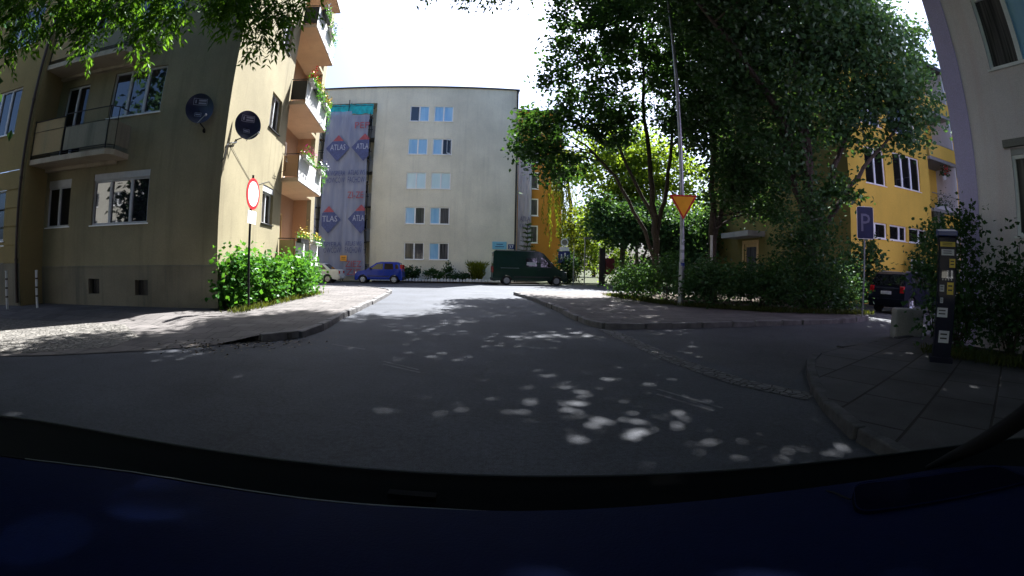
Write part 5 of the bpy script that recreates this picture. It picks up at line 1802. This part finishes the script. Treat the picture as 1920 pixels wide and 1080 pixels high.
tree('broad_maple', 'broad many-stemmed maple with dark fan of limbs in front of the yellow house',
     [([(11.3, 14.9, 0.0), (11.3, 14.85, 1.8), (11.2, 14.8, 4.0), (11.0, 14.5, 7.5), (10.8, 14.2, 12.5)], [.34, .28, .23, .16, .04]),
      ([(11.3, 14.85, 1.9), (10.8, 14.9, 4.0), (10.2, 15.0, 6.5), (9.4, 15.1, 9.5)], [.17, .14, .10, .03]),
      ([(11.3, 14.85, 1.8), (11.7, 14.6, 4.0), (12.4, 14.2, 6.0), (13.6, 13.5, 8.6)], [.18, .15, .11, .03]),
      ([(11.35, 14.8, 2.6), (12.2, 14.1, 4.1), (13.0, 13.4, 5.4), (14.6, 12.4, 7.3)], [.13, .11, .085, .03]),
      ([(11.25, 14.85, 2.2), (11.0, 14.6, 4.5), (10.6, 14.2, 7.0), (9.9, 13.2, 10.0)], [.14, .12, .09, .03]),
      ([(11.2, 14.8, 5.0), (9.0, 14.0, 8.0), (6.0, 13.0, 10.6), (2.8, 12.4, 12.0)], [.15, .12, .08, .03])],
     [((10.4, 14.4, 8.6), (3.0, 2.6, 2.2), 46, 62, .55), ((9.8, 13.6, 12.2), (4.0, 3.4, 3.0), 64, 64, .6), ((13.6, 13.2, 9.6), (2.6, 2.4, 2.4), 38, 60, .55), ((14.4, 12.2, 7.6), (1.6, 1.4, 1.3), 18, 54, .45),
      ((12.6, 13.8, 6.6), (1.4, 1.2, .9), 9, 44, .4), ((9.6, 14.4, 5.9), (1.4, 1.1, .9), 10, 48, .4), ((11.9, 13.7, 4.3), (.9, .8, .7), 7, 44, .36), ((6.9, 12.2, 12.4), (2.4, 2.8, 2.2), 46, 56, .5), ((4.0, 12.0, 12.6), (1.3, 1.6, 1.3), 13, 44, .40), ((4.6, 14.6, 13.2), (1.6, 1.4, 1.2), 14, 46, .42), ((1.4, 12.6, 13.2), (2.6, 2.8, 1.9), 34, 60, .6), ((8.3, 15.0, 9.6), (1.8, 1.6, 1.8), 20, 58, .5), ((8.6, 11.4, 11.2), (3.2, 2.4, 2.4), 40, 60, .55), ((4.6, 9.6, 11.6), (3.2, 2.4, 1.6), 34, 60, .6), ((-1.5, 16.9, 14.2), (1.2, 1.2, .6), 18, 56, .42), ((-3.2, 13.9, 13.3), (1.3, 1.2, .7), 18, 56, .42), ((0.3, 17.6, 15.0), (1.6, 1.3, .8), 18, 56, .45), ((1.0, 14.3, 13.6), (2.0, 1.4, 1.0), 30, 64, .55), ((2.7, 16.4, 14.3), (2.2, 1.7, 1.2), 26, 60, .55), ((13.0, 14.2, 12.6), (3.4, 2.6, 2.6), 50, 64, .6), ((15.2, 13.0, 10.8), (2.2, 2.0, 2.2), 30, 60, .55), ((7.4, 15.2, 12.6), (2.6, 2.2, 2.4), 40, 64, .6)],
     M['leaf_dark'], 0.22, 103, limbs=80, dens=1.75)
tree('street_maple', 'near maple by the taupe house, only its overhanging crown shading the road',
     [([(6.9, 0.4, 0.0), (6.8, 0.5, 2.5), (6.4, 0.9, 5.5), (5.6, 2.0, 9.0), (4.8, 3.2, 13)], [.28, .24, .20, .14, .04]),
      ([(6.4, 0.9, 5.5), (4.6, 3.0, 8.0), (2.6, 5.4, 10.2)], [.14, .11, .03])],
     [((4.6, 4.6, 11.6), (4.2, 4.2, 2.6), 74, 60, .62), ((0.4, 6.2, 12.8), (3.2, 3.4, 1.8), 50, 62, .62), ((-1.5, 12.2, 13.2), (1.9, 1.5, 0.9), 24, 64, .5), ((-4.3, 9.8, 12.8), (1.5, 1.8, 1.0), 26, 64, .5), ((-5.6, 6.2, 12.4), (2.2, 2.2, 1.2), 34, 64, .55), ((1.5, 10.4, 12.9), (1.9, 2.0, 1.2), 34, 64, .5), ((-1.8, 5.0, 12.6), (2.4, 2.2, 1.2), 34, 62, .55), ((7.4, 6.8, 12.0), (3.0, 3.0, 2.6), 40, 58, .6), ((3.2, -1.5, 11.5), (5.0, 4.0, 2.6), 56, 58, .65)],
     M['leaf_dark'], 0.33, 104, limbs=30, dens=1.9)
# ash on the left whose hanging sprays enter the top of the view
def ash(name, label, stems, sprays, extra, seed):
    rng = np.random.default_rng(seed)
    t = thing(name, stems[0][0][0], label, 'tree')
    tb = MB()
    nodes = []
    for pts, rs in stems:
        tb.tube(pts, rs, 9)
        for i in range(len(pts) - 1):
            for q in range(5):
                nodes.append((Vector(pts[i]).lerp(Vector(pts[i + 1]), q / 5), 0.03))
    P, Dr = [], []
    for c, r, k in sprays:
        c = Vector(c)
        nd = min(nodes, key=lambda n_: (n_[0] - c).length)
        limb(tb, nd[0], c + Vector((0, 0, r * .7)), .020, .007, rng, .1, 5, 5)
        for _ in range(k):
            # one compound leaf: a drooping stalk with paired leaflets
            s = c + Vector(rng.normal(size=3)) * r * 0.5
            an = rng.uniform(0, 6.28)
            out = Vector((math.cos(an), math.sin(an), -0.55 - rng.uniform(0, 0.5))).normalized()
            side = out.cross(Vector((0, 0, 1))).normalized()
            l = rng.uniform(.16, .26)
            for j in range(5):
                b = s + out * l * (0.25 + j / 4 * .75) + Vector((0, 0, -0.06 * (j / 4) ** 2))
                for sg in (1, -1):
                    P.append(tuple(b))
                    d = (out * 0.75 + side * sg * 0.85 + Vector((0, 0, -.35)))
                    Dr.append(tuple(d.normalized() * 2.2))
            P.append(tuple(s + out * l * 1.02))
            Dr.append(tuple(out * 2.2))
    tb.build('trunk', M['bark'], t, smooth=True)
    leaf_mesh('crown', P, 0.095, M['leaf_ash'], t, seed + 1, 0.25, 0.17, Dr)
    if extra:
        Q, S = clump_points(rng, extra, .7)
        leaf_mesh('upper_crown', Q, 0.24, M['leaf_ash'], t, seed + 2, .3)
    return t
SPR = [((-4.92, 1.95, 3.91), 0.32, 35), ((-4.96, 2.17, 3.64), 0.23, 23), ((-5.20, 2.10, 4.06), 0.35, 34), ((-4.92, 2.42, 4.02), 0.30, 32), ((-4.74, 2.67, 4.20), 0.32, 37), ((-4.66, 2.95, 4.07), 0.28, 35),
       ((-4.66, 3.00, 3.80), 0.16, 11), ((-4.36, 3.14, 4.30), 0.32, 39), ((-4.10, 3.36, 4.05), 0.28, 35), ((-4.02, 3.45, 3.77), 0.18, 15), ((-3.78, 3.34, 4.23), 0.26, 32), ((-3.66, 3.45, 4.09), 0.23, 25), ((-4.48, 2.90, 4.45), 0.35, 37), ((-4.10, 3.20, 4.55), 0.35, 34),
       ((-3.25, 3.67, 4.23), 0.23, 22), ((-3.04, 3.79, 4.26), 0.26, 30), ((-2.86, 3.85, 3.99), 0.25, 28), ((-2.65, 3.92, 4.11), 0.26, 32), ((-2.63, 4.06, 3.85), 0.19, 18), ((-2.52, 4.15, 4.24), 0.23, 22), ((-3.20, 3.90, 4.39), 0.26, 25), ((-2.80, 4.00, 4.49), 0.31, 30), ((-5.30, 1.50, 4.06), 0.35, 34)]
ash('ash_tree', 'ash with hanging feathery sprays across the top left of the view',
    [([(-7.4, -1.6, 0), (-7.3, -1.5, 2.5), (-6.9, -0.9, 5.0), (-6.0, 0.4, 7.5), (-5.0, 1.6, 10)], [.26, .22, .17, .12, .04]),
     ([(-6.9, -0.9, 5.0), (-5.8, 1.2, 5.2), (-4.8, 2.6, 4.9), (-3.6, 3.4, 4.7), (-2.6, 4.0, 4.6)], [.10, .08, .05, .03, .012])], SPR,
    [((-7.5, -1.5, 8.2), (4.4, 3.6, 2.2), 90, 70, .6), ((-11, 0.5, 7.8), (2.6, 2.4, 2.0), 40, 60, .55), ((-5.6, 1.0, 6.4), (1.2, 1.4, .8), 12, 46, .4)], 105)
# fringe of the crown above the road
t = thing('ash_bough', (6.9, -2.0, 0.0), 'thin ash bough whose lowest sprays touch the top edge of the sky', 'tree')
rng = np.random.default_rng(55)
tb = MB()
tb.tube([(6.9, -2.0, 0), (6.6, -1.6, 3.5), (4.5, 2.0, 8.4), (1.6, 6.2, 7.9), (-0.4, 7.4, 6.75), (-1.5, 7.5, 6.6)], [.16, .14, .09, .05, .025, .01], 8)
tb.build('trunk', M['bark'], t, smooth=True)
P, Dr = [], []
for c, r, k in (((-1.66, 7.40, 6.45), .22, 12), ((-1.2, 7.45, 6.5), .24, 16), ((-0.9, 7.5, 6.36), .22, 14), ((-0.44, 7.54, 6.36), .26, 18), ((-0.1, 7.5, 6.5), .26, 16), ((.6, 7.0, 7.0), .4, 30), ((1.4, 6.4, 7.8), .5, 40)):
    for _ in range(k * 8):
        P.append(tuple(np.array(c) + rng.normal(size=3) * r * .6))
        Dr.append((rng.normal() * .6, rng.normal() * .6, -1.2))
leaf_mesh('crown', P, 0.11, M['leaf_ash'], t, 56, .4, .2, Dr)

tree('sunlit_maple', 'sunlit yellow-green tree glowing between the limbs of the street maples',
     [([(10.0, 41, 0), (10, 41, 3), (9.8, 40.8, 7), (9.6, 40.6, 12)], [.3, .25, .16, .04]), ([(10, 41, 3), (11.2, 40.6, 6), (12.4, 40.4, 9)], [.16, .1, .03])],
     [((8.2, 40, 9.4), (3.6, 3, 2.4), 56, 62, .62), ((11.6, 40, 9.6), (3.4, 3, 2.8), 56, 62, .62), ((9.8, 40, 12.6), (4.2, 3.2, 2.2), 56, 60, .65), ((14.5, 40, 10.5), (2.8, 2.6, 2.8), 36, 60, .6), ((10.5, 41, 6.2), (4.6, 2.4, 2.0), 60, 60, .6), ((17.5, 40, 8), (3, 2.6, 3.4), 40, 60, .65)],
     M['leaf_bright'], 0.36, 106, limbs=26)
tree('dark_thicket_tree', 'low dark tree under the sunlit crown, behind the far crossing',
     [([(9.4, 33.5, 0), (9.3, 33.4, 1.5), (9.0, 33.2, 5.2)], [.2, .16, .05]), ([(9.3, 33.4, 1.2), (10.8, 33.4, 4.6)], [.12, .04])],
     [((8.4, 33, 4.7), (2.2, 2, 1.5), 32, 60, .5), ((10.8, 33.2, 4.5), (2.4, 2, 1.7), 32, 60, .5), ((12.6, 33, 3.0), (1.8, 2, 2.0), 26, 56, .5), ((14.6, 33.5, 4.2), (2.2, 2, 2.4), 28, 56, .5), ((6.6, 34.5, 5.4), (1.3, 1.4, 1.2), 14, 50, .45)],
     M['leaf_dark'], 0.30, 107, limbs=20, dens=2.0)
tree('willow_tree', 'weeping willow with yellow-green hanging strands beside the orange house',
     [([(6.2, 47, 0), (6.1, 46.9, 4), (5.7, 46.7, 9), (5.4, 46.5, 12)], [.3, .25, .16, .04])],
     [((5.2, 46.3, 12.2), (1.7, 1.6, 1.3), 18, 60, .5)], M['leaf_willow'], 0.34, 108, limbs=10)
rng = np.random.default_rng(77)
wt = [o for o in C.objects if o.name == 'willow_tree'][0]
P, Dr = [], []
for _ in range(44):
    x, y = 4.9 + rng.normal() * .75, 46.2 + rng.normal() * .6
    z1, ln = 11.5 + rng.normal() * .9, rng.uniform(3.0, 8.2)
    for s in range(int(ln * 11)):
        z = z1 - s / 11
        P.append((x + .12 * math.sin(z * 1.1 + x * 9) + rng.normal() * .06, y + rng.normal() * .06, z))
        Dr.append((rng.normal() * .5, rng.normal() * .5, -1.6))
leaf_mesh('hanging_strand', P, 0.36, M['leaf_willow'], wt, 78, .5, .13, Dr)

plain_house('unseen grey-olive house added on the far right to keep glare off the navy car', (31.0, 18.0, 0), -90, 26, 12.0, 10, M['olive'], 4, 7)  # unseen house added to block bright low sky mirrored in the navy car
# unseen trees added to block sky and bounce light from the road and houses
for i, (lab, x, y, r, z) in enumerate((('unseen dense tree added for shade behind the camera, on the left verge', -3.5, -8.0, 5.5, 9.0), ('unseen dense tree added for shade behind the camera, by the taupe house', 6.6, -7.5, 5.5, 9.0),
                                       ('unseen dense tree added for shade in the yard left of the ochre house corner', -13.5, -5.5, 4.2, 8.0), ('unseen dense tree added to block sky from the shaded gable of the cream house', -12.2, 0.6, 3.4, 8.2), ('unseen dense tree added for shade far behind the camera in the middle of the street', 1.5, -15.0, 6.5, 9.5))):
    tree('unseen_shade_tree', lab, [([(x, y, 0), (x, y, 3), (x + .3, y, 8)], [.3, .25, .1])], [((x, y, z), (r, r, 4.6), 110, 64, .75), ((x, y + 1, z - 4.2), (r * .8, r * .8, 1.6), 40, 60, .6)], M['leaf_dark'], 0.36, 410 + i * 3, limbs=14)

# bushes
LB = M['leaf_bush']
for i, (lab, c, r, k) in enumerate((('large-leaved sunlit bush at the house corner, at the foot of the round sign', (-7.55, 11.15, 0.88), (.42, .7, .75), 28),
                                    ('sunlit bush against the cream wall below the lowest narrow window', (-7.65, 12.9, 0.80), (.58, 1.2, .62), 34),
                                    ('sunlit bush under the lowest flower balcony of the cream house', (-8.05, 15.6, 0.80), (.60, 1.4, .62), 36),
                                    ('sunlit bush at the far end of the planted strip by the silver car', (-8.6, 17.6, 0.95), (.5, .7, .8), 26))):
    shrub('sunlit_bush', lab, (c[0], c[1], 0.11), [(c, r, k, 70, .21)], LB, 0.14 if i else 0.15, 200 + i * 3, 'bush', 'sunlit bushes along the cream house', 8, -0.05, 0.42)
HG = M['leaf_hedge']
for i, (lab, c, r, k, mt) in enumerate((('sunlit clipped hedge at the street corner, left of the lamp column', (5.0, 18.4, 0.95), (.85, 1.9, .65), 50, HG),
                                        ('tall pale shoots of the hedge just left of the lamp column', (5.95, 16.9, 1.15), (.45, .7, 1.0), 20, HG),
                                        ('dark hedge just right of the lamp column', (6.75, 14.6, 0.85), (.9, .9, .62), 36, M['leaf_dark']),
                                        ('dark hedge below the side entrance of the yellow house', (8.4, 14.0, 0.9), (1.0, .9, .7), 36, M['leaf_dark']),
                                        ('tall dark shrub rising under the broad maple', (9.9, 13.3, 2.5), (1.35, 1.0, 1.9), 64, M['leaf_dark']),
                                        ('dark shrub row behind the street hedge, beside the pale slim post', (8.4, 17.8, 0.85), (2.2, 1.0, .75), 44, M['leaf_dark']),
                                        ('dark shrub row behind the street hedge, near the side entrance', (11.2, 17.0, 1.0), (1.7, 1.1, .9), 40, M['leaf_dark']),
                                        ('dark spreading shrub at the foot of the broad maple', (9.9, 12.9, 0.95), (1.6, .8, .8), 48, M['leaf_dark']),
                                        ('dark shrub beside the parking sign, left of the navy car', (11.7, 13.4, 1.0), (.9, .9, .9), 30, M['leaf_dark']))):
    shrub('hedge', lab, (c[0], c[1], 0.12), [(c, r, k, 66, .26)], mt, 0.13, 230 + i * 3, 'hedge', 'hedges and shrubs on the street corner island', 9, 0.1)
for i, (lab, c, r, k, L) in enumerate((('tall spiky shrub with upright shoots against the lilac corner strip', (8.25, 5.55, 1.5), (.38, .42, 1.45), 26, .10),
                                       ('dense dark hedge against the taupe wall right of the parking meter', (8.45, 4.3, 1.15), (.55, .9, 1.0), 40, .11),
                                       ('dark hedge near the camera by the taupe house window', (8.6, 2.9, 1.25), (.55, .9, 1.1), 40, .11),
                                       ('low dark shrub just behind the parking meter', (7.7, 5.3, .8), (.5, .6, .65), 26, .11),
                                       ('leafy shrub left of the meter top, in front of the balcony bay', (9.3, 7.0, 1.7), (.6, .5, .9), 22, .12))):
    shrub('dark_shrub', lab, (c[0], c[1], 0.10), [(c, r, k, 60, .24)], M['leaf_dark'], L, 260 + i * 3, 'shrub', 'dark shrubs along the taupe house', 9, 0.0)
for i, (lab, c, r, k, mt) in enumerate((('sunlit greenery behind the far crossing posts', (8.6, 43, 3.0), (2.8, 1.5, 2.6), 64, M['leaf_bright']), ('pale greenery right of the orange house', (6.3, 44, 4.3), (1.7, 1.2, 3.4), 52, M['leaf_willow']), ('dark hedge under the trees behind the red box', (9.8, 34.6, 1.3), (1.7, .9, 1.2), 34, M['leaf_dark']), ('dark hedge behind the lamp column at the far crossing', (12.6, 32.6, 1.5), (2.0, 1.0, 1.4), 38, M['leaf_dark']), ('dark bushes behind the van bonnet', (4.9, 39.8, 1.4), (1.1, .8, 1.2), 28, M['leaf_dark']), ('shaded shrub by the low windows of the yellow house', (16.4, 17.2, 1.6), (1.2, .8, 1.4), 30, M['leaf_dark']), ('climbing shrub right of the low windows of the yellow house', (22.2, 17.4, 2.2), (1.2, .8, 1.8), 30, M['leaf_dark']))):
    shrub('far_shrub', lab, (c[0], c[1], 0.0), [(c, r, k, 60, .36)], mt, 0.24, 290 + i * 3, 'shrub', None, 6, 0.1)
# small conifer in front of the orange house netting
base = (1.35, 43.5, 0)
t = thing('young_conifer', base, 'small dark conifer showing above the van roof before the pale net', 'tree')
tb = MB()
tb.tube([(1.35, 43.5, 0), (1.35, 43.5, 5.9)], [.08, .015], 7)
P, Dr = [], []
rng = np.random.default_rng(91)
for z in np.arange(1.2, 5.8, .42):
    for q in range(9):
        an = rng.uniform(0, 6.28)
        ln = (6.1 - z) * .20 + .15
        tb.tube([(1.35, 43.5, z), (1.35 + math.cos(an) * ln, 43.5 + math.sin(an) * ln, z + .12)], [.018, .005], 4)
        for s in range(14):
            f = s / 14
            P.append((1.35 + math.cos(an) * ln * f, 43.5 + math.sin(an) * ln * f, z + .12 * f))
            Dr.append((math.cos(an) + rng.normal() * .6, math.sin(an) + rng.normal() * .6, -.3 + rng.normal() * .3))
tb.build('trunk', M['bark'], t)
leaf_mesh('crown', P, .22, M['leaf_dark'], t, 92, .1, .12, Dr)
# distant trees that close the side street
for i, (lab, x, y, z, r) in enumerate((('hazy tree at the end of the side street, left one', 3, 82, 7, 6), ('hazy tree at the end of the side street, right one', 14, 78, 8, 7), ('tree behind the yellow house', 24, 62, 8, 7))):
    tree('distant_tree', lab, [([(x, y, 0), (x, y, 5), (x + .5, y, 10)], [.35, .28, .1])], [((x, y, z), (r, r * .8, 5), 60, 60, .9)], M['leaf_maple'], 0.5, 310 + i * 3, limbs=12)
# grass and weeds on the soil strip
rng = np.random.default_rng(33)
P, Dr = [], []
for _ in range(5200):
    s = rng.uniform(0, 1)
    pa, pb = ((4.4, 20.0), (5.5, 15.6)) if rng.uniform() < .4 else (((5.8, 15.0), (8.2, 12.9)) if rng.uniform() < .45 else ((8.2, 12.9), (11.6, 11.8)))
    P.append((pa[0] + (pb[0] - pa[0]) * s + rng.normal() * .16, pa[1] + (pb[1] - pa[1]) * s + rng.normal() * .16, .125))
    Dr.append((rng.normal() * .5, rng.normal() * .5, 1.6))
for _ in range(2600):
    s = rng.uniform(0, 1)
    P.append((7.2 + s * 1.0 + rng.normal() * .2, 5.3 - s * 3.6 + rng.normal() * .25, .10))
    Dr.append((rng.normal() * .5, rng.normal() * .5, 1.6))
for _ in range(1500):
    s = rng.uniform(0, 1)
    P.append((-6.75 - s * 1.2 + rng.normal() * .12, 9.7 + s * 8.0 + rng.normal() * .1, .113))
    Dr.append((rng.normal() * .5, rng.normal() * .5, 1.6))
structure(leaf_mesh('grass', P, .16, M['grass'], None, 34, 0, .08, Dr), 'stuff')

# ================================================================ the car the camera rides in: dashboard, cowl and windscreen foot
t = thing('car_dashboard', (0, 0.5, 0.9), 'dark navy dashboard top and black cowl below the windscreen at the bottom of the view', 'dashboard')
def arc(pts, n=40):
    """smooth curve through (x, y) points"""
    out = []
    P = [Vector((p[0], p[1], 0)) for p in pts]
    P = [P[0] * 2 - P[1]] + P + [P[-1] * 2 - P[-2]]
    for i in range(1, len(P) - 2):
        for q in range(n // (len(P) - 3)):
            s = q / (n // (len(P) - 3))
            a, b, c, d = P[i - 1], P[i], P[i + 1], P[i + 2]
            out.append(0.5 * ((2 * b) + (c - a) * s + (2 * a - 5 * b + 4 * c - d) * s * s + (3 * b - a - 3 * c + d) * s ** 3))
    out.append(P[-2])
    return out
edge = arc([(-1.05, 0.36), (-0.64, 0.53), (-0.20, 0.585), (0.01, 0.59), (0.28, 0.585), (0.56, 0.56), (0.88, 0.50), (1.10, 0.34)])
far_ = arc([(-1.45, 0.42), (-1.06, 0.60), (-0.57, 0.69), (0.01, 0.72), (0.55, 0.685), (0.98, 0.60), (1.25, 0.5), (1.4, 0.36)])
n = min(len(edge), len(far_))
edge, far_ = edge[:n], far_[:n]
# padded top: falls away from the windscreen foot towards the cabin with a soft crown
m = MB()
rows = 14
vs = []
for j in range(rows + 1):
    s = j / rows
    for p in edge:
        y = p.y * (1 - s) + (-0.15) * s
        z = 0.948 + 0.030 * math.sin(math.pi * min(1, s * 1.25)) - 0.05 * max(0, s - 0.55) + 0.012 * math.exp(-((p.x - 0.45) / 0.5) ** 2)
        vs.append((p.x * (1 + 0.10 * s), y, z))
fs = [(j * n + i, j * n + i + 1, (j + 1) * n + i + 1, (j + 1) * n + i) for j in range(rows) for i in range(n - 1)]
m.add(vs, fs)
m.build('padded_top', M['dash'], t, smooth=True, fix=False)
m = MB()
vs = []
for s, dz in ((0.03, 0.0), (0.3, -0.055), (0.75, -0.03), (1.0, 0.0), (1.12, -0.012), (1.2, -0.10)):
    for a, b in zip(edge, far_):
        q = a.lerp(b, s)
        vs.append((q.x, q.y, 0.948 + dz))
fs = [(j * n + i, j * n + i + 1, (j + 1) * n + i + 1, (j + 1) * n + i) for j in range(5) for i in range(n - 1)]
m.add(vs, fs)
m.build('cowl', M['dash_dark'], t, smooth=True, fix=False)
m = MB()
m.tube([(p.x, p.y + 0.004, 0.9495) for p in edge[2:-3]], 0.0011, 5)
m.build('trim_edge', M['dash_line'], t)
m = MB()
m.tube([(p.x, p.y - .006, 0.951) for p in far_[3:-3]], 0.0022, 5)
m.build('windscreen_seal', M['black'], t)
# demister slot, serial plate, speaker cover, seam and the right-hand pillar foot
m = MB()
m.box(-0.195, -0.115, 0.655, 0.672, 0.925, 0.935)
m.build('serial_plate', plain('dull_plate', (0.012, 0.011, 0.012), 0.95, 0, 0.1, 10, 0.05), t)
m = MB()
sp = rounded([(0.46, 0.475), (0.72, 0.36), (0.74, 0.44), (0.52, 0.535)], 0.025)
sp = rounded([(0.47, 0.43), (0.86, 0.33), (0.86, 0.42), (0.53, 0.51)], 0.03, 6)
m.prism(sp, 0.955, 0.9865)
m.build('speaker_cover', M['dash_cover'], t, bevel=0.003)
m = MB()
m.tube([(p[0], p[1], 0.9872) for p in sp] + [(sp[0][0], sp[0][1], 0.9872)], 0.0011, 5)
m.build('speaker_rim', M['dash'], t)
m = MB()
m.tube([(0.508, 0.564, 0.955), (0.50, 0.52, 0.972), (0.492, 0.47, 0.984)], 0.0016, 5)
m.build('seam', M['dash_dark'], t)
m = MB()
m.box(-0.80, 0.80, -1.7, 0.15, 1.62, 1.66)
m.build('roof_lining', M['dash_dark'], t)
m = MB()
m.tube([(0.800, 0.560, 0.945), (0.845, 0.534, 0.965), (0.86, 0.455, 1.025), (0.867, 0.388, 1.083), (0.90, 0.29, 1.20)], [0.004, 0.013, 0.018, 0.020, 0.022], 10)
m.build('pillar_foot', M['dash_dark'], t, smooth=True)
